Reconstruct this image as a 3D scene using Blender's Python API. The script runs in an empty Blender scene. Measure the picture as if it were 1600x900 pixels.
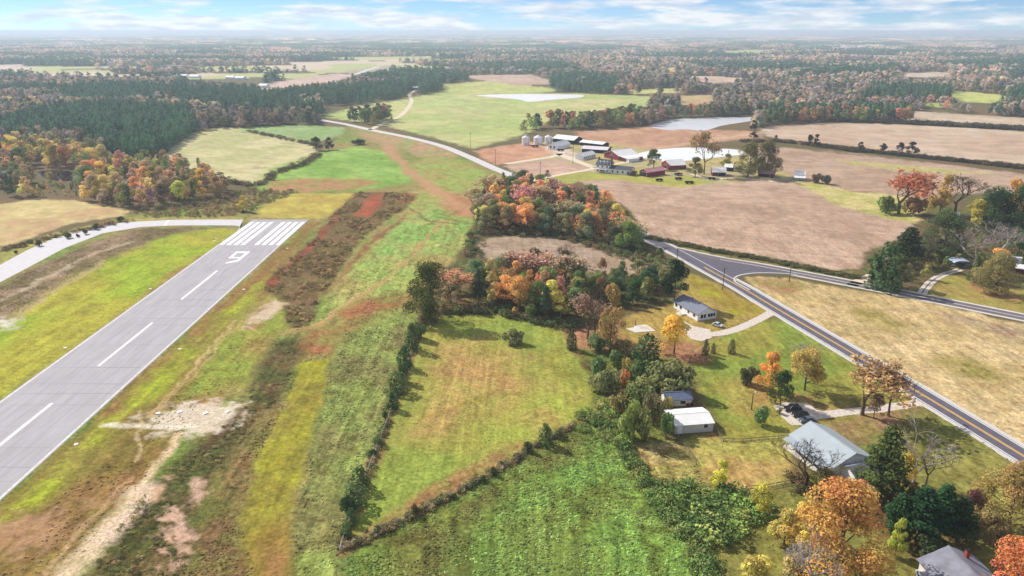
import bpy, math, random
import numpy as np
from mathutils import Vector

# ------------------------------------------------------------------ camera, sky, sun, exposure
F, H, HOR = 1150.0, 99.67, 48.0          # focal length in photo pixels, flying height (from runway stripes), horizon row
PITCH = math.atan((450 - HOR) / F)
SUN_EL = math.radians(38)
SUN_AZ = math.atan2(-0.80, 0.60)         # sun stands left of and beyond the fields (x right, y away)
sc = bpy.context.scene
cam = bpy.data.objects.new('camera', bpy.data.cameras.new('camera'))
sc.collection.objects.link(cam)
cam.data.sensor_width = 36; cam.data.lens = 36 * F / 1600
cam.data.clip_start = 0.5; cam.data.clip_end = 90000
cam.location = (0, 0, H); cam.rotation_euler = (math.pi / 2 - PITCH, 0, 0)
sc.camera = cam

w = bpy.data.worlds.new('World'); sc.world = w; w.use_nodes = True
nt = w.node_tree; nt.nodes.clear()
def N(nt, t, **k):
    n = nt.nodes.new(t)
    for a, b in k.items(): setattr(n, a, b)
    return n
def L(nt, a, b): nt.links.new(a, b)
out = N(nt, 'ShaderNodeOutputWorld'); bg = N(nt, 'ShaderNodeBackground'); bg.inputs[1].default_value = 0.10
sky = N(nt, 'ShaderNodeTexSky'); sky.sky_type = 'NISHITA'; sky.sun_disc = False
sky.sun_elevation = SUN_EL; sky.sun_rotation = SUN_AZ % (2 * math.pi); sky.altitude = 100
sky.air_density = 0.5; sky.dust_density = 0.0; sky.ozone_density = 6.0
tc = N(nt, 'ShaderNodeTexCoord'); mp = N(nt, 'ShaderNodeMapping'); mp.inputs['Scale'].default_value = (1, 1, 6.0)
L(nt, tc.outputs['Generated'], mp.inputs['Vector'])
no = N(nt, 'ShaderNodeTexNoise'); no.inputs['Scale'].default_value = 7.0; no.inputs['Detail'].default_value = 9; no.inputs['Roughness'].default_value = 0.58
L(nt, mp.outputs[0], no.inputs['Vector'])
rp = N(nt, 'ShaderNodeValToRGB'); rp.color_ramp.elements[0].position = 0.45; rp.color_ramp.elements[1].position = 0.55
L(nt, no.outputs['Fac'], rp.inputs['Fac'])
no2 = N(nt, 'ShaderNodeTexNoise'); no2.inputs['Scale'].default_value = 26.0; no2.inputs['Detail'].default_value = 5
L(nt, mp.outputs[0], no2.inputs['Vector'])
cc = N(nt, 'ShaderNodeValToRGB'); cc.color_ramp.elements[0].position = 0.36; cc.color_ramp.elements[0].color = (6.0, 6.6, 7.6, 1)
cc.color_ramp.elements[1].position = 0.6; cc.color_ramp.elements[1].color = (8.9, 8.8, 8.8, 1)
L(nt, no2.outputs['Fac'], cc.inputs['Fac'])
cm = N(nt, 'ShaderNodeMath', operation='MULTIPLY'); cm.inputs[1].default_value = 0.75; L(nt, rp.outputs[0], cm.inputs[0])
mx = N(nt, 'ShaderNodeMixRGB'); L(nt, cm.outputs[0], mx.inputs[0]); L(nt, sky.outputs[0], mx.inputs[1]); L(nt, cc.outputs[0], mx.inputs[2])
L(nt, mx.outputs[0], bg.inputs[0]); L(nt, bg.outputs[0], out.inputs[0])

sd = bpy.data.lights.new('sun', 'SUN'); sd.energy = 4.7; sd.angle = math.radians(0.55); sd.color = (1, 0.94, 0.85)
sun = bpy.data.objects.new('sun', sd); sc.collection.objects.link(sun)
S_DIR = Vector((math.sin(SUN_AZ) * math.cos(SUN_EL), math.cos(SUN_AZ) * math.cos(SUN_EL), math.sin(SUN_EL)))
sun.rotation_euler = S_DIR.to_track_quat('Z', 'Y').to_euler()
sc.view_settings.view_transform = 'Standard'; sc.view_settings.look = 'None'
sc.view_settings.exposure = 0.22; sc.view_settings.gamma = 1; sc.view_settings.use_curve_mapping = False
sc.cycles.max_bounces = 5; sc.cycles.diffuse_bounces = 2; sc.cycles.transparent_max_bounces = 4
sc.cycles.transmission_bounces = 2; sc.cycles.volume_bounces = 1; sc.cycles.glossy_bounces = 2

# ------------------------------------------------------------------ helpers
rng = np.random.default_rng(7); random.seed(7)
COL = sc.collection
def S(r, g, b, k=1.0):                       # display colour -> linear albedo
    f = lambda c: (c / 255 / 12.92 if c < 10.3 else ((c / 255 + 0.055) / 1.055) ** 2.4)
    return (min(f(r) * k, .9), min(f(g) * k, .9), min(f(b) * k, .9))
def G(u, v):                                 # photo pixel -> point on the flat ground
    a, b, c = u - 800.0, F, 450.0 - v
    y = b * math.cos(PITCH) + c * math.sin(PITCH); z = -b * math.sin(PITCH) + c * math.cos(PITCH)
    t = -H / z
    return (a * t, y * t)
def GP(ps): return [G(*p) for p in ps]
def slant(x, y): return y * math.cos(PITCH) + H * math.sin(PITCH)       # depth along the lens axis
def topix(x, y, z=0.0):
    x = np.asarray(x, float); y = np.asarray(y, float); zz = z - H
    d = y * math.cos(PITCH) - zz * math.sin(PITCH); e = y * math.sin(PITCH) + zz * math.cos(PITCH)
    return 800 + F * x / d, 450 - F * e / d

def tag(o, label=None, cat=None, group=None, kind=None):
    if label: o['label'] = label
    if cat: o['category'] = cat
    if group: o['group'] = group
    if kind: o['kind'] = kind
    return o
def empty(name, label, cat, loc, rz=0, group=None):
    o = bpy.data.objects.new(name, None); COL.objects.link(o)
    o.location = loc; o.rotation_euler = (0, 0, rz); o.empty_display_size = 0.5
    return tag(o, label, cat, group)
def link(name, me, parent=None):
    o = bpy.data.objects.new(name, me); COL.objects.link(o); o.parent = parent
    return o
class MB:                                    # collects shapes, builds ONE mesh object
    def __init__(s): s.v = []; s.f = []
    def add(s, vs, fs):
        k = len(s.v); s.v += [tuple(p) for p in vs]; s.f += [tuple(i + k for i in f) for f in fs]; return s
    def box(s, x0, x1, y0, y1, z0, z1):
        return s.add([(x0,y0,z0),(x1,y0,z0),(x1,y1,z0),(x0,y1,z0),(x0,y0,z1),(x1,y0,z1),(x1,y1,z1),(x0,y1,z1)],
                     [(0,3,2,1),(4,5,6,7),(0,1,5,4),(1,2,6,5),(2,3,7,6),(3,0,4,7)])
    def prism(s, poly, d, fn):               # poly in 2D extruded over d=(a,b); fn(p,q,t)->xyz
        n = len(poly); vs = [fn(p, q, d[0]) for p, q in poly] + [fn(p, q, d[1]) for p, q in poly]
        return s.add(vs, [tuple(range(n)), tuple(range(2*n-1, n-1, -1))] + [(i, (i+1) % n + 0, (i+1) % n + n, i + n) for i in range(n)])
    def tube(s, a, b, r0, r1=None, n=6):
        r1 = r0 if r1 is None else r1
        a = Vector(a); b = Vector(b); d = (b - a)
        if d.length < 1e-6: return s
        d.normalize(); u = d.orthogonal().normalized(); w_ = d.cross(u); vs = []
        for p, r in ((a, r0), (b, r1)):
            for i in range(n):
                t = 2 * math.pi * i / n; vs.append(p + u * (r * math.cos(t)) + w_ * (r * math.sin(t)))
        return s.add(vs, [(i, (i+1) % n, (i+1) % n + n, i + n) for i in range(n)] + [tuple(range(n-1, -1, -1)), tuple(range(n, 2*n))])
    def lathe(s, prof, n=20, c=(0, 0, 0)):
        vs = [(c[0] + r * math.cos(2*math.pi*i/n), c[1] + r * math.sin(2*math.pi*i/n), c[2] + z) for r, z in prof for i in range(n)]
        fs = [(k*n + i, k*n + (i+1) % n, (k+1)*n + (i+1) % n, (k+1)*n + i) for k in range(len(prof)-1) for i in range(n)]
        return s.add(vs, fs)
    def mesh(s, name, mat=None):
        me = bpy.data.meshes.new(name); me.from_pydata(s.v, [], s.f); me.update()
        if mat: me.materials.append(mat)
        return me
    def obj(s, name, mat, parent=None): return link(name, s.mesh(name, mat), parent)

MATS = {}
def mat(name, col, rough=0.8, var=0.15, scale=1.5, spec=0.3, metal=0.0, bump=0.0, stretch=(1,1,1)):
    if name in MATS: return MATS[name]
    m = bpy.data.materials.new(name); m.use_nodes = True; t = m.node_tree; b = t.nodes['Principled BSDF']
    b.inputs['Roughness'].default_value = rough; b.inputs['Specular IOR Level'].default_value = spec; b.inputs['Metallic'].default_value = metal
    tc = N(t, 'ShaderNodeTexCoord'); mp = N(t, 'ShaderNodeMapping'); mp.inputs['Scale'].default_value = stretch
    L(t, tc.outputs['Object'], mp.inputs['Vector'])
    n = N(t, 'ShaderNodeTexNoise'); n.inputs['Scale'].default_value = scale; n.inputs['Detail'].default_value = 6
    L(t, mp.outputs[0], n.inputs['Vector'])
    r = N(t, 'ShaderNodeValToRGB'); r.color_ramp.elements[0].position = 0.3; r.color_ramp.elements[1].position = 0.7
    r.color_ramp.elements[0].color = (*[c * (1 - var) for c in col], 1); r.color_ramp.elements[1].color = (*[min(1, c * (1 + var)) for c in col], 1)
    L(t, n.outputs['Fac'], r.inputs['Fac']); L(t, r.outputs[0], b.inputs['Base Color'])
    if bump:
        bp = N(t, 'ShaderNodeBump'); bp.inputs['Distance'].default_value = bump; L(t, n.outputs['Fac'], bp.inputs['Height']); L(t, bp.outputs[0], b.inputs['Normal'])
    MATS[name] = m; return m

# numpy value noise
def vnoise(x, y, seed=0):
    xi = np.floor(x).astype(np.int64); yi = np.floor(y).astype(np.int64); fx = x - xi; fy = y - yi
    fx = fx*fx*(3-2*fx); fy = fy*fy*(3-2*fy)
    def h(a, b):
        n = (a * 374761393 + b * 668265263 + seed * 1274126177) & 0xffffffff
        n = ((n ^ (n >> 13)) * 1274126177) & 0xffffffff
        return ((n ^ (n >> 16)) & 0xffff) / 65535.0
    return (h(xi,yi)*(1-fx)+h(xi+1,yi)*fx)*(1-fy) + (h(xi,yi+1)*(1-fx)+h(xi+1,yi+1)*fx)*fy
def fbm(x, y, seed=0, o=4):
    a, s, t = 0.5, 0.0, 0.0
    for i in range(o):
        s = s + a * vnoise(x, y, seed + i * 17); t += a; x = x * 2.03 + 11.3; y = y * 2.03 + 5.7; a *= 0.5
    return s / t
def sdist(px, py, poly):                     # signed distance, positive inside
    P = np.array(poly, float); n = len(P); d = np.full(px.shape, 1e18); ins = np.zeros(px.shape, bool)
    for i in range(n):
        a, b = P[i], P[(i+1) % n]; e = b - a
        t = np.clip(((px-a[0])*e[0] + (py-a[1])*e[1]) / max(e@e, 1e-9), 0, 1)
        d = np.minimum(d, (px-a[0]-t*e[0])**2 + (py-a[1]-t*e[1])**2)
        c = (a[1] > py) != (b[1] > py)
        if abs(e[1]) > 1e-9: ins ^= c & (px < e[0]*(py-a[1])/e[1] + a[0])
    return np.where(ins, 1, -1) * np.sqrt(d)
def ldist(px, py, line):                     # distance to a polyline
    P = np.array(line, float); d = np.full(px.shape, 1e18)
    for a, b in zip(P[:-1], P[1:]):
        e = b - a; t = np.clip(((px-a[0])*e[0] + (py-a[1])*e[1]) / max(e@e, 1e-9), 0, 1)
        d = np.minimum(d, (px-a[0]-t*e[0])**2 + (py-a[1]-t*e[1])**2)
    return np.sqrt(d)
def inside(px, py, poly):
    P = np.array(poly, float); ins = np.zeros(np.shape(px), bool)
    for i in range(len(P)):
        a, b = P[i], P[(i+1) % len(P)]
        c = (a[1] > py) != (b[1] > py)
        if abs(b[1]-a[1]) > 1e-9: ins ^= c & (px < (b[0]-a[0])*(py-a[1])/(b[1]-a[1]) + a[0])
    return ins

# ------------------------------------------------------------------ ground: fields traced from the photo
# (object name or None, polygon in photo pixels, colour, second colour, patch size m, edge softness m, roughness, rows=(direction deg, spacing m, strength), label)
FIELDS = [
 ('airfield_grass', [(395,300),(500,238),(530,212),(545,194),(640,214),(720,240),(800,272),(800,290),(752,312),(742,365),(702,405),(668,450),(658,500),(640,560),(600,680),(560,790),(532,865),(520,920),(-80,920),(-80,300),(0,400),(200,335),(360,318)], (150,135,82), (122,140,62), 22, 2, .8, None, 'rough green and brown grassland beside the runway'),
 (None, [(0,395),(90,362),(165,346),(260,339),(380,340),(380,348),(230,350),(130,362),(0,425)], (168,155,88), (150,150,70), 14, 1.5, .7, None, ''),
 ('hay_field', [(250,246),(298,208),(345,199),(400,201),(440,211),(480,221),(498,236),(480,250),(440,268),(400,286),(350,280),(300,264)], (196,186,140), (176,172,118), 26, 2, .3, (62,7,.10), 'pale mown hay field beside the dark pine plantation'),
 ('dry_field', [(-60,325),(0,319),(60,310),(120,314),(208,330),(192,337),(120,347),(60,367),(0,390),(-60,420)], (196,178,122), (186,154,112), 22, 2, .3, (20,5,.05), 'pale dry field left of the taxiway bend'),
 ('green_pasture', [(372,206),(395,198),(480,195),(540,199),(532,212),(492,223),(440,212)], (152,172,116), (136,160,96), 20, 3, .4, None, 'narrow pale green pasture below the far road'),
 (None, [(400,292),(420,264),(500,239),(560,228),(604,238),(632,262),(640,286),(560,298),(430,296)], (148,178,88), (124,160,66), 22, 6, .7, (40,5,.07), ''),
 (None, [(640,255),(690,240),(760,268),(790,285),(745,300),(700,296),(660,284)], (146,166,80), (160,150,84), 14, 5, .7, None, ''),
 (None, [(420,283),(470,279),(560,279),(600,284),(555,296),(480,300),(420,300)], (176,132,92), (150,140,76), 9, 4, .6, None, ''),
 (None, [(545,196),(590,201),(640,216),(700,233),(716,246),(655,246),(612,226),(575,214)], (178,142,108), (150,150,90), 14, 5, .5, None, ''),
 (None, [(640,300),(690,290),(745,300),(742,345),(735,395),(700,412),(655,450),(600,462),(545,482),(500,508),(492,500),(540,422),(572,382),(625,345)], (150,166,84), (172,152,92), 16, 5, .8, None, ''),
 (None, [(615,345),(690,322),(738,345),(738,382),(690,395),(600,400),(570,420)], (138,170,84), (160,164,92), 12, 5, .8, None, ''),
 (None, [(690,300),(745,305),(742,335),(715,340),(690,322)], (176,140,96), (160,120,80), 8, 4, .5, None, ''),
 ('threshold_grass', [(398,340),(408,324),(450,302),(552,302),(528,333),(492,342)], (186,174,82), (172,150,72), 14, 2, .4, None, 'yellow mown grass beyond the striped runway end'),
 (None, [(-60,480),(0,446),(60,415),(150,376),(220,357),(375,354),(375,364),(270,372),(190,402),(110,440),(30,492),(-60,540)], (150,126,98), (118,104,66), 9, 3, .8, None, ''),
 ('infield_grass', [(378,358),(345,386),(-60,668),(-60,545),(0,505),(30,488),(110,433),(190,397),(270,366),(330,357)], (166,160,56), (146,164,44), 26, 4, .5, None, 'bright yellow-green grass between runway and taxiway'),
 (None, [(345,386),(300,418),(200,488),(130,538),(140,528),(210,474),(250,440),(300,405)], (150,118,70), (160,150,60), 8, 3, .5, None, ''),
 (None, [(-60,950),(-60,840),(0,790),(240,570),(485,347),(500,345),(470,380),(430,425),(440,470),(400,560),(330,640),(290,670),(200,775),(120,880),(100,950)], (146,112,66), (128,112,52), 12, 1.5, .6, None, ''),
 (None, [(-20,835),(10,790),(110,700),(160,655),(195,640),(215,605),(300,530),(345,490),(420,430),(440,425),(395,470),(330,540),(250,620),(200,645),(168,672),(165,705),(110,748),(60,792),(10,818)], (158,166,48), (146,136,60), 13, 3.5, .6, None, ''),
 (None, [(330,545),(395,470),(440,455),(452,505),(425,530),(385,600),(330,620),(280,625)], (158,138,74), (140,150,60), 12, 4, .6, None, ''),
 ('brush_bank', [(414,452),(435,420),(500,364),(525,330),(540,318),(560,300),(655,303),(640,322),(600,346),(560,377),(535,412),(505,462),(485,503),(465,517),(450,507),(440,467)], (124,100,66), (112,100,56), 8, 2, 1., None, 'brushy embankment between runway end and meadow'),
 (None, [(556,337),(575,305),(600,303),(592,326),(575,339)], (172,92,62), (150,84,58), 8, 2, .4, None, ''),
 (None, [(622,312),(630,300),(652,303),(646,318)], (168,112,78), (140,100,66), 6, 2, .4, None, ''),
 (None, [(410,448),(470,390),(520,345),(528,336),(532,342),(480,395),(420,455)], (150,84,58), (120,76,50), 5, 1.2, .4, None, ''),
 (None, [(512,460),(545,412),(570,380),(640,332),(636,340),(574,388),(530,440)], (150,104,72), (130,96,58), 6, 1.5, .5, None, ''),
 (None, [(375,512),(395,486),(430,467),(452,474),(430,492),(396,514)], (196,172,136), (160,130,90), 4, 1.2, .3, None, ''),
 (None, [(130,900),(230,762),(300,692),(380,642),(398,582),(430,532),(480,524),(502,546),(472,562),(430,640),(372,702),(332,762),(312,830),(290,930),(110,930)], (112,96,58), (86,90,42), 7, 3, 1., None, ''),
 (None, [(300,840),(340,760),(380,705),(432,642),(440,640),(400,722),(376,810),(400,930),(280,930)], (138,108,70), (116,112,56), 8, 3, 1., None, ''),
 ('mown_strip', [(472,566),(517,560),(512,602),(492,655),(472,742),(452,802),(456,930),(398,930),(374,812),(400,722),(440,642)], (160,158,48), (144,134,52), 12, 1.5, .5, (-3,1.7,.06), 'yellow-green mown strip running toward the camera'),
 (None, [(400,840),(455,810),(456,930),(398,930)], (146,108,66), (150,120,60), 10, 5, .6, None, ''),
 ('furrowed_grass', [(517,560),(560,482),(602,461),(655,500),(644,545),(602,652),(562,762),(533,862),(522,930),(456,930),(462,802),(492,684)], (138,150,76), (132,128,74), 12, 1.5, .8, (-3,1.9,.17), 'furrowed green grass left of the wire fence'),
 (None, [(470,524),(560,470),(620,454),(650,462),(606,490),(546,522),(520,562),(480,560)], (158,108,68), (140,130,70), 8, 3.5, .6, None, ''),
 ('meadow', [(663,502),(700,490),(760,487),(830,500),(885,513),(905,560),(938,612),(930,642),(880,667),(800,702),(700,762),(640,795),(570,842),(540,862),(560,790),(600,682),(640,572)], (152,150,68), (138,152,66), 15, 1.0, .5, (-3,1.5,.11), 'mown green and tan meadow enclosed by the wire fences'),
 (None, [(655,600),(690,530),(760,525),(830,560),(830,620),(760,650),(690,680),(630,690)], (178,144,88), (160,148,76), 9, 9, .5, (-3,1.5,.15), ''),
 (None, [(800,640),(870,600),(938,612),(930,642),(880,667),(800,702),(730,735)], (158,164,70), (170,152,82), 10, 7, .5, None, ''),
 (None, [(538,866),(560,835),(640,778),(740,722),(826,684),(832,694),(780,728),(650,805)], (158,122,78), (150,138,74), 5, 1.5, .6, None, ''),
 ('rough_pasture', [(536,874),(650,813),(782,738),(900,673),(930,660),(985,700),(1002,742),(1052,805),(1110,930),(510,930)], (120,138,62), (122,152,66), 10, 1.2, 1., None, 'lush rough green pasture in the foreground'),
 (None, [(600,838),(700,790),(850,705),(920,675),(900,715),(820,740),(760,800),(700,860),(660,930),(560,930)], (112,108,56), (122,128,58), 8, 5, 1., None, ''),
 (None, [(970,680),(1042,682),(1062,702),(1104,752),(1062,772),(1010,764),(985,722)], (186,164,108), (160,150,80), 4, 1.5, 1., None, ''),
 ('home_yard', [(1058,690),(1116,676),(1230,688),(1246,742),(1205,772),(1150,770),(1100,748)], (166,158,82), (176,146,88), 9, 2, .6, None, 'dry fenced grass yard in front of the white metal shed'),
 ('wooded_lawn', [(1095,850),(1200,770),(1300,720),(1420,640),(1445,632),(1660,755),(1660,950),(1110,930)], (142,136,70), (126,124,62), 12, 3, .6, None, 'shaded lawn around the lower houses'),
 (None, [(1390,800),(1500,800),(1520,860),(1440,870),(1400,860)], (120,104,58), (136,120,64), 6, 4, .6, None, ''),
 ('lawn', [(1078,565),(1110,532),(1206,494),(1250,512),(1340,562),(1415,605),(1432,628),(1330,642),(1260,660),(1240,690),(1130,688),(1112,642),(1085,600)], (150,144,66), (128,142,60), 14, 2, .5, None, 'green lawn between the gravel driveway and the road'),
 (None, [(1230,615),(1330,620),(1420,635),(1380,660),(1300,690),(1240,690),(1250,650)], (156,132,84), (138,132,64), 7, 4, .6, None, ''),
 (None, [(1130,600),(1190,590),(1215,625),(1190,650),(1140,640)], (176,136,86), (160,150,76), 6, 4, .6, None, ''),
 (None, [(1300,660),(1370,650),(1440,640),(1400,665),(1330,690)], (156,118,92), (146,130,76), 5, 3, .6, None, ''),
 ('house_lawn', [(968,515),(985,488),(1050,470),(1078,425),(1130,450),(1206,488),(1160,506),(1095,535),(1085,560),(1000,560),(905,535),(905,500)], (168,142,78), (158,138,70), 10, 2, .5, None, 'tan lawn around the white ranch house'),
 (None, [(1078,428),(1140,458),(1204,486),(1150,492),(1100,462),(1078,445)], (158,152,46), (148,128,54), 8, 3, .4, None, ''),
 (None, [(880,515),(960,500),(985,540),(1060,530),(1110,545),(1100,570),(1000,560),(900,555)], (162,116,88), (150,120,80), 6, 3, .5, None, ''),
 ('thicket_floor', [(905,545),(1000,548),(1085,570),(1100,600),(1060,640),(1040,690),(990,700),(930,655),(925,600)], (110,100,58), (120,128,58), 6, 2, 1., None, 'brushy ground under the thicket behind the sheds'),
 ('woodlot_floor', [(655,500),(672,450),(705,410),(740,372),(738,325),(775,295),(830,285),(880,300),(985,315),(1000,370),(1075,425),(1062,470),(990,490),(905,515),(830,500),(735,488)], (112,92,62), (96,98,54), 10, 2, .8, None, 'leaf-strewn floor of the orange and green woodlot'),
 ('ploughed_plot', [(743,382),(760,372),(820,368),(905,371),(962,386),(1034,414),(1038,428),(1000,432),(900,424),(800,410),(745,400)], (170,148,128), (158,136,112), 14, 1.5, .4, (75,3.0,.10), 'small ploughed plot inside the woodlot'),
 ('verge', [(1030,381),(1062,380),(1180,401),(1300,424),(1345,424),(1340,436),(1240,426),(1112,405),(1060,392)], (134,120,70), (120,120,60), 6, 1, .9, None, 'weedy verge along the tilled field'),
 ('straw_field', [(1160,432),(1232,434),(1330,452),(1450,472),(1660,520),(1660,745),(1600,708),(1500,646),(1400,586),(1300,526),(1222,476),(1172,446)], (200,176,130), (186,162,112), 16, 1.2, .6, (58,2.8,.09), 'straw-coloured stubble field between the two roads'),
 (None, [(1165,434),(1240,436),(1270,450),(1230,462),(1180,446)], (170,128,92), (150,140,80), 5, 3, .5, None, ''),
 (None, [(1330,485),(1370,482),(1420,510),(1400,522),(1360,508)], (150,136,74), (180,160,104), 6, 4, .6, None, ''),
 (None, [(1450,560),(1520,560),(1580,590),(1560,600),(1500,585)], (146,134,72), (180,160,104), 6, 4, .6, None, ''),
 (None, [(1460,485),(1540,500),(1620,520),(1620,540),(1540,515),(1480,498)], (156,130,104), (180,160,124), 6, 4, .6, None, ''),
 ('roadside_lawn', [(1440,462),(1462,436),(1500,424),(1530,448),(1660,452),(1660,512),(1600,494),(1500,474)], (160,142,78), (150,150,66), 10, 2, .5, None, 'lawn under the round tan tree by the side road'),
 (None, [(1500,440),(1560,440),(1600,470),(1560,478),(1520,462)], (170,126,86), (150,140,74), 6, 4, .5, None, ''),
 ('woodland_floor', [(1345,395),(1432,350),(1440,325),(1500,305),(1660,285),(1660,455),(1530,450),(1500,425),(1465,432),(1440,462),(1360,446),(1345,425)], (110,92,64), (104,104,58), 8, 2, .8, None, 'leaf-littered ground under the roadside trees'),
 ('tilled_field', [(900,283),(960,281),(1060,293),(1120,285),(1190,279),(1240,286),(1290,302),(1318,322),(1420,345),(1430,356),(1400,373),(1352,394),(1345,421),(1300,421),(1180,399),(1052,377),(1002,369),(992,332),(942,302)], (188,160,138), (174,146,124), 30, 1.5, .5, (72,4.0,.12), 'broad bare tilled field between farm and road junction'),
 ('tilled_field', [(1160,226),(1300,236),(1440,252),(1680,282),(1680,300),(1500,302),(1440,312),(1400,304),(1330,298),(1260,284),(1215,270),(1190,248)], (180,154,132), (170,142,118), 40, 3, .5, (100,6,.11), 'tilled field just behind the farm sheds and big trees'),
 (None, [(1300,249),(1360,254),(1440,260),(1500,266),(1560,272),(1490,271),(1420,268),(1340,258)], (186,170,112), (170,168,104), 12, 4, .5, None, ''),
 (None, [(1245,283),(1300,292),(1340,300),(1400,304),(1446,318),(1434,350),(1380,341),(1312,322),(1290,310),(1262,297)], (200,184,126), (170,168,92), 9, 2, .5, None, ''),
 ('tilled_field', [(1184,205),(1200,196),(1300,191),(1420,195),(1700,206),(1700,268),(1600,256),(1440,243),(1300,226),(1200,214)], (196,174,150), (184,158,134), 60, 3, .3, (95,9,.10), 'wide pale tilled field beyond the dark hedgerow'),
 ('tilled_field', [(1405,172),(1500,178),(1700,190),(1700,200),(1420,191)], (196,176,152), (186,166,140), 60, 4, .3, None, 'narrow pale field behind the far hedge'),
 ('farm_field', [(898,204),(960,203),(1010,197),(1080,201),(1185,206),(1190,214),(1120,222),(1050,234),(1005,234),(960,226),(905,216)], (188,150,120), (176,134,104), 30, 3, .4, None, 'bare reddish field behind the farm buildings'),
 ('farm_yard', [(795,252),(830,224),(862,222),(900,216),(1000,232),(1060,236),(1150,232),(1200,258),(1240,275),(1280,288),(1190,280),(1060,293),(960,281),(905,283),(850,293),(800,284)], (182,166,104), (170,160,120), 20, 3, .5, None, 'grass and gravel yard among the farm buildings'),
 ('farm_field', [(738,236),(830,221),(852,228),(868,240),(800,254),(774,258)], (196,150,120), (186,138,108), 30, 3, .4, None, 'reddish bare plot in front of the grain bins'),
 ('farm_field', [(788,260),(800,257),(868,249),(925,263),(905,267),(850,276),(822,276)], (194,162,142), (184,150,130), 30, 3, .4, None, 'pinkish bare plot beside the farm lane'),
 (None, [(800,292),(850,280),(905,268),(960,272),(1000,264),(1040,278),(1080,276),(1110,285),(1060,292),(960,280),(905,282),(850,294)], (172,168,84), (160,160,78), 18, 3, .5, None, ''),
 (None, [(858,226),(880,232),(905,240),(912,248),(892,250),(872,244),(850,232)], (214,192,172), (200,178,156), 20, 4, .3, None, ''),
 ('hillside_pasture', [(504,183),(560,165),(640,152),(690,143),(760,146),(900,146),(1012,150),(1024,158),(972,182),(900,192),(850,192),(815,212),(738,232),(662,211),(600,196)], (186,184,124), (166,178,106), 60, 5, .4, None, 'wide pale green pasture across the far road'),
 (None, [(640,160),(700,152),(800,158),(860,160),(780,176),(690,176)], (168,182,110), (178,182,118), 50, 14, .4, None, ''),
 ('hillside_pasture', [(688,131),(760,127),(882,140),(850,145),(740,146),(692,143)], (184,184,112), (170,176,104), 60, 5, .4, None, 'pale pasture behind the far pond'),
 ('far_field', [(716,118),(830,116),(874,130),(812,134),(760,127)], (190,166,146), (180,150,130), 60, 6, .3, None, 'brown field behind the pale pasture'),
 ('far_field', [(395,136),(440,126),(530,114),(552,118),(530,126),(470,134),(420,140)], (200,174,158), (190,164,146), 60, 6, .3, None, 'pinkish sloping field beyond the left woods'),
 ('far_field', [(975,140),(1065,137),(1068,145),(985,147)], (188,186,116), (180,180,110), 60, 6, .3, None, 'small green field left of the autumn wood'),
 ('far_field', [(1482,150),(1490,141),(1596,152),(1545,161),(1500,159)], (192,194,112), (180,186,104), 60, 6, .3, None, 'bright green field at the far right'),
 ('far_field', [(1434,160),(1490,161),(1490,168),(1440,167)], (166,186,100), (160,176,96), 60, 6, .3, None, 'small green patch left of the bright far field'),
 ('far_field', [(1286,138),(1345,137),(1350,143),(1290,143)], (192,186,116), (180,180,110), 60, 6, .3, None, 'small pale field amid the right-hand woods'),
 ('far_field', [(1402,114),(1480,112),(1486,120),(1410,121)], (200,182,160), (190,170,150), 60, 6, .3, None, 'pale far field in the right-hand forest'),
 ('far_field', [(1060,122),(1130,121),(1180,126),(1120,130)], (196,170,146), (186,160,140), 60, 6, .3, None, 'tan far field beyond the pond trees'),
 ('far_field', [(-20,102),(38,100),(36,106),(-20,108)], (206,186,170), (196,176,160), 60, 6, .3, None, 'pale far clearing at the left edge'),
 ('far_field', [(1060,150),(1120,146),(1110,162),(1062,165)], (190,156,122), (176,160,110), 60, 6, .3, None, 'tan clearing behind the pond woods'),
 ('far_field', [(530,112),(610,102),(618,106),(560,116)], (150,160,120), (180,160,140), 60, 6, .3, None, 'thin far field along the distant lane'),
]
for fl in FIELDS: fl[1][:] = [tuple(map(float, p)) for p in fl[1]]
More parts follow.
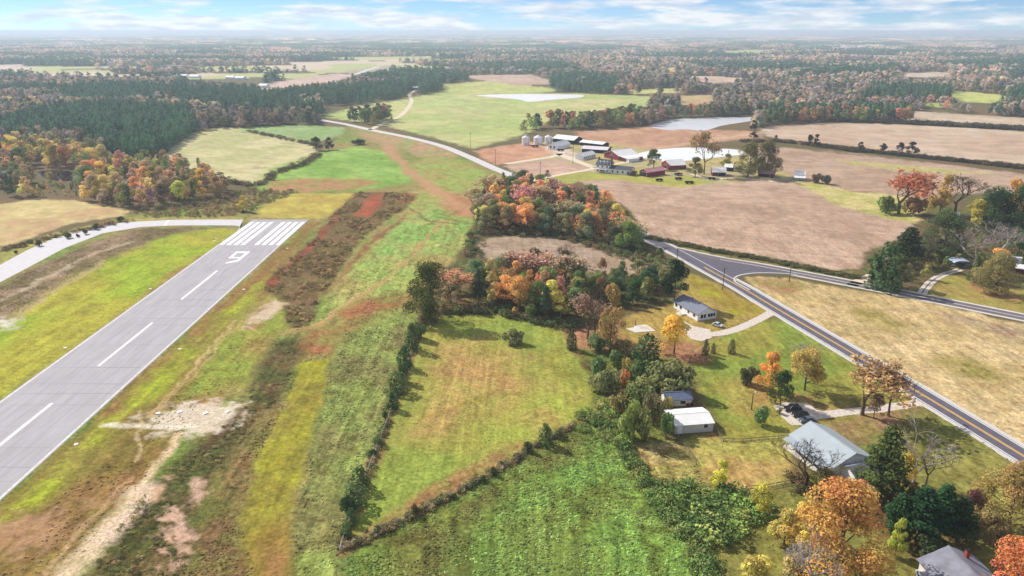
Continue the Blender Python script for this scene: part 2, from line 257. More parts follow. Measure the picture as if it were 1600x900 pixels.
# worn tracks painted into the ground: polyline px, width m, colour, strength
TRACKS = [
 ([(105,900),(150,850),(190,803),(212,770)], 2.6, (226,200,164), .9), ([(205,780),(232,742),(282,680)], 1.1, (218,190,150), .9), ([(170,842),(205,800),(228,762)], 2.4, (224,196,170), .75),
 ([(70,900),(120,838),(200,748)], .6, (206,170,130), .6), ([(232,650),(280,600),(330,545),(368,500)], .5, (204,172,120), .8), ([(240,650),(288,600),(338,545),(376,500)], .4, (204,172,120), .6),
 ([(163,665),(240,667),(300,668)], 1.3, (226,214,192), .85), ([(220,640),(216,700),(215,720)], .5, (206,180,140), .6),
 ([(440,521),(492,512),(540,476),(588,450),(640,402),(690,345)], 1.3, (184,146,98), .75), ([(452,516),(500,505),(548,468),(596,441)], .6, (200,164,112), .6),
 ([(600,226),(620,246),(640,268),(670,290),(702,312),(738,334)], 5, (190,142,108), .8), ([(560,208),(600,222),(616,240)], 7, (184,140,108), .6),
 ([(380,640),(360,668),(330,690),(305,712)], 1.0, (92,62,44), .8),
 ([(645,362),(690,340),(740,352)], .8, (110,90,60), .6), ([(640,325),(668,345),(715,350)], 1.2, (112,92,62), .7),
 ([(640,176),(700,170),(760,182),(830,180),(862,178),(880,168),(920,160),(1000,156)], 4, (206,176,140), .7), ([(735,158),(780,162),(730,180)], 4, (168,160,110), .5),
 ([(0,470),(60,440),(150,395),(200,380)], 1.5, (206,186,160), .6), ([(20,500),(60,470),(110,440),(160,410)], 1.6, (190,160,130), .55),
 ([(1085,548),(1130,520),(1195,497)], .4, (190,176,110), .5), ([(1116,440),(1160,470),(1205,487)], .4, (190,160,104), .5),
 ([(535,862),(600,680),(642,560),(660,500)], 1.2, (150,110,76), .6),
 ([(1210,478),(1300,533),(1400,592),(1500,652),(1600,722)], .9, (104,86,52), .5), 
 ([(395,262),(440,262),(498,238),(505,232)], 2, (110,92,64), .7), ([(385,300),(420,282),(430,270)], 2.5, (96,84,56), .7),
 ([(1030,232),(1090,222),(1180,208),(1200,204)], 3, (206,176,146), .7), ([(1195,225),(1300,238),(1440,252),(1600,268)], 3, (96,86,58), .7),
]
SANDS = [([(226,652),(290,628),(372,630),(388,642),(366,667),(290,684),(248,674)], (222,206,184), 2.2), ([(262,800),(285,795),(292,830),(285,880),(272,880),(270,840)], (216,176,152), 1.8),
         ([(290,770),(306,752),(318,758),(306,778)], (214,178,152), 1.2), ([(225,760),(262,745),(270,760),(235,780)], (206,164,132), 1.5), ([(250,820),(268,826),(262,850),(248,845)], (210,170,146), 1.5),
         ([(0,830),(60,800),(110,808),(40,860),(0,880)], (178,140,104), 4.0), ([(0,498),(22,500),(20,512),(0,516)], (220,210,196), 1.5), ([(395,500),(430,470),(446,474),(420,496)], (206,188,160), 1.6)]

def clearing(x, y):                         # far pale fields between the woods
    r = np.hypot(x, y)
    return ((r > 1450) & (r < 5200) & (fbm(x/520 + 3, y/300, 61, 3) > .615)) | ((r >= 4200) & (fbm(x/2100, y/900, 62, 3) > .60))
def paint(x, y):
    """colour, roughness, row strength and row phase of the ground at world points"""
    r = np.hypot(x, y); amp = np.clip(r * .008, 1.1, 14)
    wx = x + (fbm(x/6, y/6, 3, 3) - .5) * 2 * amp + (fbm(x/1.3, y/1.3, 31, 2) - .5) * np.minimum(amp, .9)
    wy = y + (fbm(x/6, y/6, 9, 3) - .5) * 2 * amp + (fbm(x/1.3, y/1.3, 39, 2) - .5) * np.minimum(amp, .9)
    big = fbm(x/40, y/40, 21, 4)
    col = np.empty((len(x), 3)); c1, c2 = np.array(S(116,96,66)), np.array(S(98,94,58))
    t = np.clip((big - .3) / .4, 0, 1)[:, None]; col[:] = c1*(1-t) + c2*t
    cq = clearing(x, y); tt = fbm(x/300, y/300, 63, 2)[:, None]; col = np.where(cq[:, None], np.where(tt > .55, np.array(S(178,180,120)), np.array(S(206,184,158))), col)
    rough = np.full(len(x), .7); rowa = np.zeros(len(x)); rowp = np.zeros(len(x)); fid = np.full(len(x), -1)
    ct, st = math.cos(.6), math.sin(.6)
    for k, (nm, poly, a, b, ps, soft, ro, rows, lab) in enumerate(FIELDS):
        P = np.array(GP(poly)); bb = [P[:,0].min()-40, P[:,0].max()+40, P[:,1].min()-40, P[:,1].max()+40]
        m = np.nonzero((wx > bb[0]) & (wx < bb[1]) & (wy > bb[2]) & (wy < bb[3]))[0]
        if not len(m): continue
        s = sdist(wx[m], wy[m], P); al = np.clip(s / (2*soft) + .5, 0, 1); al = al*al*(3-2*al)
        n = fbm(x[m]/ps, y[m]/ps, 50+k, 5); n = np.clip((n - .36) / .28, 0, 1)[:, None]
        fc = np.array(S(*a))*(1-n) + np.array(S(*b))*n
        n2 = fbm(x[m]/(ps*.22), y[m]/(ps*.22), 80+k, 4); fc = fc * (0.74 + .52 * n2)[:, None]
        n3 = np.clip((fbm(x[m]/3.1, y[m]/3.1, 140+k, 4) - .56) / .12, 0, 1)[:, None] * min(1, ro)
        mi = x[m]; mj = y[m]; nearw = np.clip((520 - r[m]) / 200, 0, 1) * min(1, ro + .15)
        fc = fc * (1 + nearw * ((fbm(mi/.9, mj/.9, 160+k, 3) - .5) * 1.1 + (fbm(mi/1.1, mj/13, 170+k, 3) - .5) * .9))[:, None]
        fc = fc * (1 - .45 * n3 * (np.array([.55, .75, .9])))
        col[m] = col[m]*(1-al[:, None]) + fc*al[:, None]; rough[m] = rough[m]*(1-al) + ro*al
        if rows and nm is not None or rows:
            th = math.radians(rows[0]); 
            ph = (x[m]*math.cos(th) + y[m]*math.sin(th)) / rows[1]
            if nm == 'meadow': ph = ldist(x[m], y[m], GP([(545,850),(600,680),(650,520),(700,485),(830,492),(900,512)])) / rows[1]
            q = al > .5; rowp[m[q]] = ph[q] ; rowa[m] = rowa[m]*(1-al) + rows[2]*al
        else: rowa[m] = rowa[m]*(1-al)
        if nm: fid[m[al > .5]] = k
    for poly, c, soft in SANDS:
        P = GP(poly); s = sdist(wx, wy, P) + (fbm(x/2.2, y/2.2, 5, 4) - .5) * 11 * soft / 2
        al = np.clip(s/(2*soft)+.5, 0, 1)[:, None] * .8; col = col*(1-al) + np.array(S(*c))*(.8+.35*fbm(x/1.2, y/1.2, 8, 3))[:, None]*al; rough *= (1 - .5*al[:, 0])
    for ln, wd, c, k in TRACKS:
        d = ldist(wx, wy, GP(ln)) / wd; al = np.clip(1.5 - d, 0, 1); al *= k * np.clip(.35 + 1.3*fbm(x/3, y/3, 12, 3), 0, 1)
        col = col*(1-al[:, None]) + np.array(S(*c))*al[:, None]
    return col, rough, rowa, rowp, fid

def ground_material():
    m = bpy.data.materials.new('ground'); m.use_nodes = True; t = m.node_tree; b = t.nodes['Principled BSDF']
    b.inputs['Roughness'].default_value = .95; b.inputs['Specular IOR Level'].default_value = .1
    g = N(t, 'ShaderNodeNewGeometry')
    at = {k: N(t, 'ShaderNodeAttribute', attribute_name=k) for k in ('col', 'rough', 'rowa', 'rowp')}
    def noise(sc_, det=5, ro=.6):
        n = N(t, 'ShaderNodeTexNoise'); n.inputs['Scale'].default_value = sc_; n.inputs['Detail'].default_value = det; n.inputs['Roughness'].default_value = ro
        L(t, g.outputs['Position'], n.inputs['Vector']); return n.outputs['Fac']
    def M(op, a, b_=None, c=None):
        n = N(t, 'ShaderNodeMath', operation=op)
        for i, v in enumerate((a, b_, c)):
            if v is None: continue
            if isinstance(v, (int, float)): n.inputs[i].default_value = v
            else: L(t, v, n.inputs[i])
        return n.outputs[0]
    n1, n2 = noise(1.1, 8, .72), noise(4.0, 6, .75)
    rn = N(t, 'ShaderNodeTexNoise'); rn.noise_dimensions = '1D'; rn.inputs['Scale'].default_value = 1.0; rn.inputs['Detail'].default_value = 3; rn.inputs['Roughness'].default_value = .7; L(t, at['rowp'].outputs['Fac'], rn.inputs['W'])
    sn = M('MULTIPLY', M('SUBTRACT', rn.outputs['Fac'], .5), 5.0)
    sn = M('MULTIPLY', sn, M('ADD', M('MULTIPLY', noise(.25, 3), 1.8), -.1))
    row = M('MULTIPLY', sn, at['rowa'].outputs['Fac'])
    speck = M('MULTIPLY', M('SUBTRACT', n1, .5), M('ADD', M('MULTIPLY', at['rough'].outputs['Fac'], 2.9), .6))
    speck2 = M('MULTIPLY', M('SUBTRACT', n2, .5), M('MULTIPLY', at['rough'].outputs['Fac'], 3.0))
    fac = M('ADD', M('ADD', M('ADD', speck, speck2), row), 1.0)
    vm = N(t, 'ShaderNodeVectorMath', operation='SCALE'); L(t, at['col'].outputs['Color'], vm.inputs[0]); L(t, M('MAXIMUM', fac, .25), vm.inputs['Scale'])
    L(t, vm.outputs[0], b.inputs['Base Color'])
    bp = N(t, 'ShaderNodeBump'); bp.inputs['Distance'].default_value = .5
    L(t, M('ADD', M('ADD', M('MULTIPLY', n1, 1.0), M('MULTIPLY', n2, .35)), M('MULTIPLY', row, 1.2)), bp.inputs['Height'])
    L(t, M('MULTIPLY', at['rough'].outputs['Fac'], .8), bp.inputs['Strength']); L(t, bp.outputs[0], b.inputs['Normal'])
    return m
M_GROUND = ground_material()

def build_ground():
    # finer near the flying height's foot, coarser outward, full circle to 25 km
    an = np.concatenate([np.linspace(-180, -46, 20)[:-1], np.linspace(-46, 46, 680), np.linspace(46, 180, 20)[1:]]) * math.pi/180
    v = np.linspace(960, 56, 640); rr = H / np.tan(np.arctan((v - HOR) / F) * 1.0)
    rr = np.concatenate([[1, 30, 60], rr[rr > 62], [17000, 20000, 25000]]); rr = np.unique(rr)
    A, R = np.meshgrid(an, rr); x = (R*np.sin(A)).ravel(); y = (R*np.cos(A)).ravel()
    col, rough, rowa, rowp, _ = paint(x, y)
    na, nr = len(an), len(rr); i = np.arange(na*nr).reshape(nr, na)
    q = np.stack([i[:-1, :-1], i[:-1, 1:], i[1:, 1:], i[1:, :-1]], -1).reshape(-1, 4)[:, ::-1]
    cx, cy = x[q].mean(1), y[q].mean(1); fid = paint(cx, cy)[4]
    for k in [-1] + [k for k, f in enumerate(FIELDS) if f[0]]:
        sel = q[fid == k]
        if not len(sel): continue
        u, inv = np.unique(sel, return_inverse=True); inv = inv.reshape(-1, 4)
        nm = 'ground' if k < 0 else FIELDS[k][0]
        me = bpy.data.meshes.new(nm); me.vertices.add(len(u)); me.loops.add(inv.size); me.polygons.add(len(inv))
        co = np.stack([x[u], y[u], np.zeros(len(u))], -1); me.vertices.foreach_set('co', co.ravel().astype(np.float32))
        me.loops.foreach_set('vertex_index', inv.ravel().astype(np.int32)); me.polygons.foreach_set('loop_start', np.arange(0, inv.size, 4, dtype=np.int32))
        me.update(); me.validate()
        a = me.attributes.new('col', 'FLOAT_COLOR', 'POINT'); a.data.foreach_set('color', np.c_[col[u], np.ones(len(u))].ravel().astype(np.float32))
        for n_, ar in (('rough', rough), ('rowa', rowa), ('rowp', rowp)):
            a = me.attributes.new(n_, 'FLOAT', 'POINT'); a.data.foreach_set('value', ar[u].astype(np.float32))
        me.materials.append(M_GROUND)
        o = link(nm, me); tag(o, 'wooded and grassy ground under the whole countryside' if k < 0 else FIELDS[k][8], 'ground' if k < 0 else 'field', kind='structure')
build_ground()

# ------------------------------------------------------------------ paved surfaces
def catmull(P, n=8):
    P = [np.array(p, float) for p in P]; Q = [2*P[0]-P[1]] + P + [2*P[-1]-P[-2]]; o = []
    for i in range(1, len(Q)-2):
        for k in range(n):
            t = k/n; a, b, c, d = Q[i-1], Q[i], Q[i+1], Q[i+2]
            o.append(.5*((2*b)+(c-a)*t+(2*a-5*b+4*c-d)*t*t+(3*b-a-3*c+d)*t**3))
    return np.array(o + [P[-1]])
def offset(P, d):
    T = np.gradient(P, axis=0); T /= np.linalg.norm(T, axis=1)[:, None]; return P + np.c_[-T[:, 1], T[:, 0]] * d
def ribbon(name, P, d0, d1, z, m, parent=None, jag=0):
    a, b = offset(P, d0), offset(P, d1); n = len(P)
    if jag:
        a = a + rng.normal(0, jag, a.shape); b = b + rng.normal(0, jag, b.shape)
    vs = [(*p, z) for p in a] + [(*p, z) for p in b]; s = 1 if d0 < d1 else -1
    fs = [(i, i+1, n+i+1, n+i) if s < 0 else (i, i+1, n+i+1, n+i) for i in range(n-1)]
    mb = MB().add(vs, fs); o = mb.obj(name, m, parent); return o
def sheet(name, P, z, m, parent=None):
    return MB().add([(*p, z) for p in P], [tuple(range(len(P)))]).obj(name, m, parent)

M_RUN = mat('runway_asphalt', S(170,166,169), .85, .11, .6, bump=.0, stretch=(1,.12,1))
M_TAXI = mat('taxiway_asphalt', S(204,200,202), .85, .06, .3)
M_ROAD = mat('road_asphalt', S(98,94,104), .85, .14, .5)
M_SIDE = mat('side_road_asphalt', S(112,102,106), .85, .14, .5)
M_OLD = mat('far_road_asphalt', S(206,200,198), .85, .08, .3)
M_WHITE = mat('white_line_paint', S(238,236,236), .7, .07, 2)
M_EDGE = mat('worn_edge_paint', S(212,208,204), .7, .2, 1)
M_YEL = mat('yellow_line_paint', S(236,186,92), .7, .12, 2)
M_SHO = mat('gravel_shoulder', S(204,198,190), .9, .15, 2.5)
M_GRAV = mat('pale_gravel', S(206,194,182), .95, .2, 1.2)
M_LANE = mat('dirt_lane', S(216,198,176), .95, .15, .4)

def rx(y): return -130.5 + (y - 165) * .0055          # runway centre line
def RW(a, y): return (rx(y) + a, y)
HW = 15.7
runway = sheet('runway', [RW(-HW, 30), RW(HW, 30), RW(HW, 401), RW(-HW, 401)], .012, M_RUN)
tag(runway, 'grey asphalt runway with white stripes and numeral', 'runway', kind='structure')
yb0, yb1 = G(400, 382.8)[1], G(400, 347)[1]
for s in (-1, 1):
    for i in range(4):
        c = s * (2.3 + i * 3.55 + 1.05)
        sheet('threshold_bar', [RW(c-1.1, yb0), RW(c+1.1, yb0), RW(c+1.1, yb1), RW(c-1.1, yb1)], .02, M_WHITE, runway)
    sheet('edge_line', [RW(s*15.0-.3, 30), RW(s*15.0+.3, 30), RW(s*15.0+.3, yb0), RW(s*15.0-.3, yb0)], .02, M_EDGE, runway)
ys = G(341, 423)[1]
for i in range(5):
    a = ys - i*61; b = a - 36.6
    sheet('centre_line_stripe', [RW(-.5, b), RW(.5, b), RW(.5, a), RW(-.5, a)], .02, M_WHITE, runway)
# numeral: right stem with top bar, left stem, lower bar and slanting tail
num = MB()
def npoly(ps): num.add([(*G(*p), .02) for p in ps], [tuple(range(len(ps)))])
npoly([(356.2,403.6),(368.4,393.0),(373.8,393.0),(361.6,403.6)])
npoly([(373.81,393.0),(391.2,393.0),(388.5,395.4),(371.05,395.4)])
npoly([(388.49,395.4),(375.4,406.2),(370.0,406.2),(382.9,395.4)])
npoly([(361.61,403.6),(363.8,401.7),(375.2,401.7),(373.0,403.6)])
npoly([(375.4,406.21),(372.6,408.2),(351.8,412.2),(354.0,409.7),(366.8,407.0),(370.0,406.21)])
num.obj('runway_numeral', M_WHITE, runway)
seams = MB()
for s in (-7.6, 7.6, -3.8, 3.8): seams.add([(*RW(s-.07, 30), .016), (*RW(s+.07, 30), .016), (*RW(s+.07, 345), .016), (*RW(s-.07, 345), .016)], [(0,1,2,3)])
for k in range(26):
    y0 = 110 + k*9 + rng.uniform(-3, 3); seams.add([(*RW(-14, y0), .016), (*RW(14, y0+rng.uniform(-.6,.6)), .016), (*RW(14, y0+.12), .016), (*RW(-14, y0+.12), .016)], [(0,1,2,3)])
seams.obj('pavement_seam', mat('seam_tar', S(150,146,152), .8, .1), runway)
tx = GP([(380,343.2),(330,343),(270,343.5),(190,347.5),(130,357.5),(80,374),(40,392),(0,414),(-60,450),(-140,500),(-140,535),(-60,477),(0,441),(40,420),(100,388),(160,364.5),(220,354.5),(270,352.3),(330,352),(366,352.3),(373,353.2),(376,357),(370,364)])
mid = len(tx)
taxi = sheet('taxiway', [p for p in tx], .008, M_TAXI); tag(taxi, 'pale curved taxiway joining the runway end', 'taxiway', kind='structure')
sheet('hold_line', GP([(255,352.3),(262,343.8),(265,343.8),(259,352.3)]), .016, M_WHITE, taxi)

main = catmull(GP([(455,176),(500,187),(540,194),(580,203),(640,215),(690,228),(730,244),(770,262),(800,274),(856,296),(930,332),(1000,366),(1052,391),(1112,424),(1160,450),(1210,480),(1300,533),(1400,592),(1500,652),(1600,713),(1760,812)]), 10)
v_main = topix(main[:, 0], main[:, 1])[1]
near = main[v_main > 366]; far = main[v_main < 370]
road = ribbon('road', near, -3.6, 3.6, .028, M_ROAD); tag(road, 'dark asphalt road with double yellow centre line', 'road', kind='structure')
ribbon('shoulder', near, -5.1, 5.1, .018, M_SHO, road, .12)
for a in (-3.35, 3.05): ribbon('edge_line', near, a, a+.3, .036, M_WHITE, road)
cl = near[np.array(topix(near[:, 0], near[:, 1])[1]) > 415]
for a in (-.38, .12): ribbon('centre_line', cl, a, a+.26, .036, M_YEL, road)
fr_ = ribbon('road', far, -4.2, 4.2, .024, M_OLD); tag(fr_, 'pale far stretch of road past the farm', 'road', kind='structure')
side = catmull(GP([(1050,389),(1112,403),(1180,414.5),(1240,425.5),(1340,444.5),(1450,466),(1530,482),(1610,498),(1760,528)]), 10)
sr = ribbon('side_road', side, -3.3, 3.3, .024, M_SIDE); tag(sr, 'narrow side road branching off at the junction', 'road', kind='structure')
ribbon('shoulder', side, -4.9, 4.9, .013, M_SHO, sr, .12)
sc2 = side[np.array(topix(side[:, 0], side[:, 1])[0]) > 1125]
ribbon('centre_line', sc2, -.25, .25, .034, M_EDGE, sr)
apron = sheet('junction_apron', GP([(1056,389),(1112,404.5),(1180,415.5),(1240,426.5),(1258,431),(1210,428),(1180,428),(1160,430.5),(1151,434),(1150,437),(1152,441),(1166,449),(1150,445),(1110,424),(1060,397)]), .032, M_ROAD)
tag(apron, 'dark paved triangle where the two roads meet', 'road', kind='structure')
ribbon('edge_line', catmull(GP([(1245,428.8),(1210,426.6),(1180,426.6),(1158,429.6),(1149,433.5),(1148,437),(1151,441.5),(1172,453)]), 6), -.5, .3, .038, M_SHO, apron)

def lane(label, px, wd, m=M_GRAV, name='driveway', z=.024):
    P = catmull(GP(px), 6); o = ribbon(name, P, -wd/2, wd/2, z, m, None, .1); return tag(o, label, 'driveway', kind='structure')
lane('pale gravel driveway curving to the white ranch house', [(1212,484),(1195,494),(1160,511),(1125,521),(1095,521),(1075,512),(1062,503)], 3.8)
sheet_o = sheet('gravel_pad', GP([(1060,498),(1085,510),(1110,515),(1112,528),(1096,533),(1080,530),(1070,520),(1050,505)]), .019, M_GRAV); tag(sheet_o, 'pale gravel turning area by the yellow tree', 'driveway', kind='structure')
lane('gravel driveway leading to the parked cars', [(1452,626),(1420,632),(1380,638),(1330,643),(1290,648),(1262,652)], 3.6)
so = sheet('gravel_pad', GP([(1208,634),(1228,628),(1262,630),(1275,640),(1290,644),(1284,653),(1255,664),(1236,664),(1222,652)]), .019, M_GRAV); tag(so, 'gravel parking pad under the three dark cars', 'driveway', kind='structure')
for d in (-1.0, 1.0):
    P = offset(catmull(GP([(1440,459),(1447,449),(1458,438),(1475,429),(1500,421)]), 6), d); o = ribbon('driveway', P, -.75, .75, .03, M_GRAV, None, .08)
    tag(o, ('left' if d > 0 else 'right') + ' wheel track of the driveway up to the carport', 'driveway', kind='structure')
lane('sandy field entrance off the side road', [(1330,446),(1345,438),(1362,430)], 4.5, M_LANE, 'field_entrance')
lane('dirt lane climbing past the tree clump to the far wood', [(578,203),(600,192),(625,181),(638,168),(643,157),(640,148),(650,140)], 6, M_LANE, 'dirt_lane')
lane('farm lane from the far road to the grain bins', [(790,256),(830,250),(866,244),(880,236),(872,230)], 6, M_LANE, 'farm_lane')
lane('farm lane in front of the white farmhouse', [(822,284),(850,278),(880,272),(915,266),(950,258),(1000,250)], 5, M_LANE, 'farm_lane')
lane('farm lane running beside the white hoop building', [(872,240),(892,248),(915,257),(930,262)], 7, M_LANE, 'farm_lane')
lane('lane beside the sheds below the big farm trees', [(1080,272),(1110,280),(1150,278),(1190,282),(1215,284)], 4, M_LANE, 'farm_lane')
lane('distant road seen through the woods', [(530,118),(555,116),(575,109),(592,104)], 14, M_OLD, 'distant_road')

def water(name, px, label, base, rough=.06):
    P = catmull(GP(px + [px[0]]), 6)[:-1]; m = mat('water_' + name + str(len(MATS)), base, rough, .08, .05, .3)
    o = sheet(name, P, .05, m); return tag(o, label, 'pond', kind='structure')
water('pond', [(1010,197),(1050,187),(1100,184),(1175,183),(1178,188),(1130,196),(1100,204),(1070,202),(1040,203)], 'pond painted grey as reflected sky behind the farm field', S(214,214,218), .3)  # pale base paints the bright sky reflection into the water colour
water('pond', [(988,242),(1020,235),(1060,231),(1100,231),(1150,234),(1165,240),(1120,246),(1060,252),(1020,250)], 'milky pond with white sky reflection painted in, behind the red barn', S(234,236,232), .4)  # muddy pale water, with white sky reflection added to its base colour
water('pond', [(742,149),(800,147),(900,148),(908,152),(860,156),(828,159),(806,155),(770,152)], 'far pond painted white as reflected sky in the pale pasture', S(232,230,234), .4)  # white base colour replaces the sky mirrored in the water
water('pond', [(58,268),(90,265),(120,270),(128,277),(104,283),(72,279)], 'small dark pond hidden in the left woods', S(30,34,40))

# ------------------------------------------------------------------ vegetation: leaf clouds, trunks, prototypes
def leaf_material(name, inst):
    m = bpy.data.materials.new(name); m.use_nodes = True; t = m.node_tree; t.nodes.clear()
    o = N(t, 'ShaderNodeOutputMaterial'); d = N(t, 'ShaderNodeBsdfDiffuse'); tr = N(t, 'ShaderNodeBsdfTranslucent'); mx = N(t, 'ShaderNodeMixShader')
    mx.inputs[0].default_value = .32
    if inst: c = N(t, 'ShaderNodeAttribute', attribute_name='tint'); c.attribute_type = 'INSTANCER'; cs = c.outputs['Color']
    else: c = N(t, 'ShaderNodeObjectInfo'); cs = c.outputs['Color']
    lv = N(t, 'ShaderNodeAttribute', attribute_name='lv'); lh = N(t, 'ShaderNodeAttribute', attribute_name='lh')
    hsv = N(t, 'ShaderNodeHueSaturation'); L(t, cs, hsv.inputs['Color'])
    mr = N(t, 'ShaderNodeMapRange'); mr.inputs['To Min'].default_value = .62; mr.inputs['To Max'].default_value = 1.7; L(t, lv.outputs['Fac'], mr.inputs['Value']); L(t, mr.outputs[0], hsv.inputs['Value'])
    mh = N(t, 'ShaderNodeMapRange'); hsv.inputs['Saturation'].default_value = .86 if inst else .88
    if inst: mh.inputs['To Min'].default_value = .488; mh.inputs['To Max'].default_value = .522
    else:                                  # object alpha says how far the leaf colours range
        for s_, k_ in ((-1, 'To Min'), (1, 'To Max')):
            mm = N(t, 'ShaderNodeMath', operation='MULTIPLY_ADD'); L(t, c.outputs['Alpha'], mm.inputs[0]); mm.inputs[1].default_value = s_*.042; mm.inputs[2].default_value = .512; L(t, mm.outputs[0], mh.inputs[k_])
    L(t, lh.outputs['Fac'], mh.inputs['Value']); L(t, mh.outputs[0], hsv.inputs['Hue'])
    L(t, hsv.outputs[0], d.inputs['Color']); L(t, hsv.outputs[0], tr.inputs['Color'])
    L(t, d.outputs[0], mx.inputs[1]); L(t, tr.outputs[0], mx.inputs[2]); L(t, mx.outputs[0], o.inputs['Surface'])
    return m
M_LEAF, M_LEAFI = leaf_material('foliage', False), leaf_material('foliage_mass', True)
M_BARK = mat('bark', S(112,94,80), .95, .3, 3, .1, 0, .02)
M_PALEBARK = mat('pale_bark', S(176,164,154), .95, .25, 3, .1, 0, .02)
M_DARKBARK = mat('dark_bark', S(84,66,58), .95, .3, 3, .1, 0, .02)
M_TWIGI = leaf_material('twig_mass', True)

def unit(n, g):
    v = g.normal(size=(n, 3)); return v / np.linalg.norm(v, axis=1)[:, None]
def leaf_mesh(name, c, nrm, size, lv, lh, m):
    """one little bent rhombus per leaf clump"""
    n = len(c); g = np.random.default_rng(n); t = np.cross(nrm, unit(n, g)); t /= np.linalg.norm(t, axis=1)[:, None] + 1e-9; b = np.cross(nrm, t)
    s = (size * g.uniform(.6, 1.4, n))[:, None]; k = g.uniform(.55, .9, n)[:, None]
    v = np.stack([c - t*s*.5, c - b*s*.5*k + nrm*s*.1, c + t*s*.5 - nrm*s*.12, c + b*s*.5*k], 1).reshape(-1, 3)
    me = bpy.data.meshes.new(name); me.vertices.add(4*n); me.loops.add(4*n); me.polygons.add(n)
    me.vertices.foreach_set('co', v.ravel().astype(np.float32)); me.loops.foreach_set('vertex_index', np.arange(4*n, dtype=np.int32))
    me.polygons.foreach_set('loop_start', np.arange(0, 4*n, 4, dtype=np.int32)); me.update()
    for nm, ar in (('lv', lv), ('lh', lh)):
        a = me.attributes.new(nm, 'FLOAT', 'POINT'); a.data.foreach_set('value', np.repeat(np.clip(ar, 0, 1), 4).astype(np.float32))
    me.materials.append(m); return me
def blobs(centers, radii, n, g, flat=1.0, up=.25, jit=.75):
    wts = radii**2 / (radii**2).sum(); k = g.choice(len(radii), n, p=wts); d = unit(n, g); d[:, 2] = np.where(g.random(n) < .3, np.abs(d[:, 2]), d[:, 2])
    rad = radii[k] * g.uniform(.7, 1.08, n)**.8; c = centers[k] + d * rad[:, None] * np.array([1, 1, flat])
    nr = d + unit(n, g)*jit + np.array([0, 0, up]); nr /= np.linalg.norm(nr, axis=1)[:, None]
    bl = g.random(len(radii)); lv = .55*bl[k] + .45*g.random(n); lh = .6*g.random(len(radii))[k] + .4*g.random(n)
    return c, nr, lv, lh
def crown_leafy(seed, n, size, hgt=1., rad=.42, base=.22, nb=26, taper=.35, fill=.8):
    """broad-leaved crown in a height-12 m frame"""
    g = np.random.default_rng(seed); Hh = 12*hgt; R = 12*rad; cs, rs = [], []
    for i in range(nb):
        t = g.random()**.95; z = Hh*(base + (1-base)*(.06+.84*t)); w_ = math.sin(math.pi*(.24+.70*t))**.7 * R * (1 - taper*t)
        a = g.uniform(0, 2*math.pi); r = w_*math.sqrt(g.uniform(.05, 1))*fill; cs.append((r*math.cos(a), r*math.sin(a), z)); rs.append(R*g.uniform(.16, .40))
    cs, rs = np.array(cs), np.array(rs); over = (cs[:, 2] + rs) - Hh; cs[:, 2] -= np.maximum(over, 0)
    return blobs(cs, rs, n, g, .8), (cs, rs)
def trunk_mesh(name, cs, hgt, r, m, seed, limbs=10, curve=.25):
    g = np.random.default_rng(seed); mb = MB(); top = Vector((g.normal(0, curve), g.normal(0, curve), hgt*.72)); mid_ = Vector((g.normal(0, curve*.6), g.normal(0, curve*.6), hgt*.36))
    mb.tube((0, 0, -.15), (0, 0, .3), r*1.5, r*1.1, 7); mb.tube((0, 0, .3), mid_, r*1.1, r*.75, 7); mb.tube(mid_, top, r*.75, r*.25, 6)
    idx = g.permutation(len(cs))[:limbs]
    for i in idx:
        e = Vector(cs[i]); t = min(.95, max(.1, (e.z/hgt - .22)/.6)); s = Vector((0, 0, .3)).lerp(mid_, t*2) if t < .5 else mid_.lerp(top, t*2-1)
        k = s.lerp(e, .5) + Vector((0, 0, -.3)); mb.tube(s, k, r*.4, r*.25, 5); mb.tube(k, e, r*.25, r*.08, 4)
    return mb.mesh(name, m)
def bare_branches(seed, hgt=12., r=.28, spread=.62, depth=5, m=M_BARK):
    g = random.Random(seed); mb = MB(); tips = []
    def grow(p, d, ln, rad, k):
        q = p + d*ln; mb.tube(p, q, rad, rad*.62, 6 if k > 3 else (4 if k > 1 else 3))
        if k == 0: tips.append(tuple(q)); return
        for _ in range(3 if k > 1 else 4):
            a = Vector((g.gauss(0, 1), g.gauss(0, 1), g.gauss(.55, .55))).normalized(); e = (d*(1-spread) + a*spread).normalized()
            grow(q if g.random() < .6 else p.lerp(q, g.uniform(.55, .95)), e, ln*g.uniform(.62, .86), max(rad*.6, .018), k-1)
    grow(Vector((0, 0, -.1)), Vector((.04, 0, 1)).normalized(), hgt*.26, r, depth)
    return mb.mesh('branches', m), np.array(tips)
def crown_pine(seed, n, size, hgt=16., rad=3.2, base=.42):
    g = np.random.default_rng(seed); cs, rs = [], []
    for i in range(34):
        t = i/33; z = hgt*(base + (1-base)*t*.97); w_ = rad*(1-t)**.75*(.55+.6*g.random()); a = i*2.4; cs.append((w_*math.cos(a)*.75, w_*math.sin(a)*.75, z)); rs.append(.55 + .38*rad*(1-t*.7)*g.uniform(.6, 1.1))
    cs, rs = np.array(cs), np.array(rs); return blobs(cs, rs, n, g, .5, .5, .8), (cs, rs)
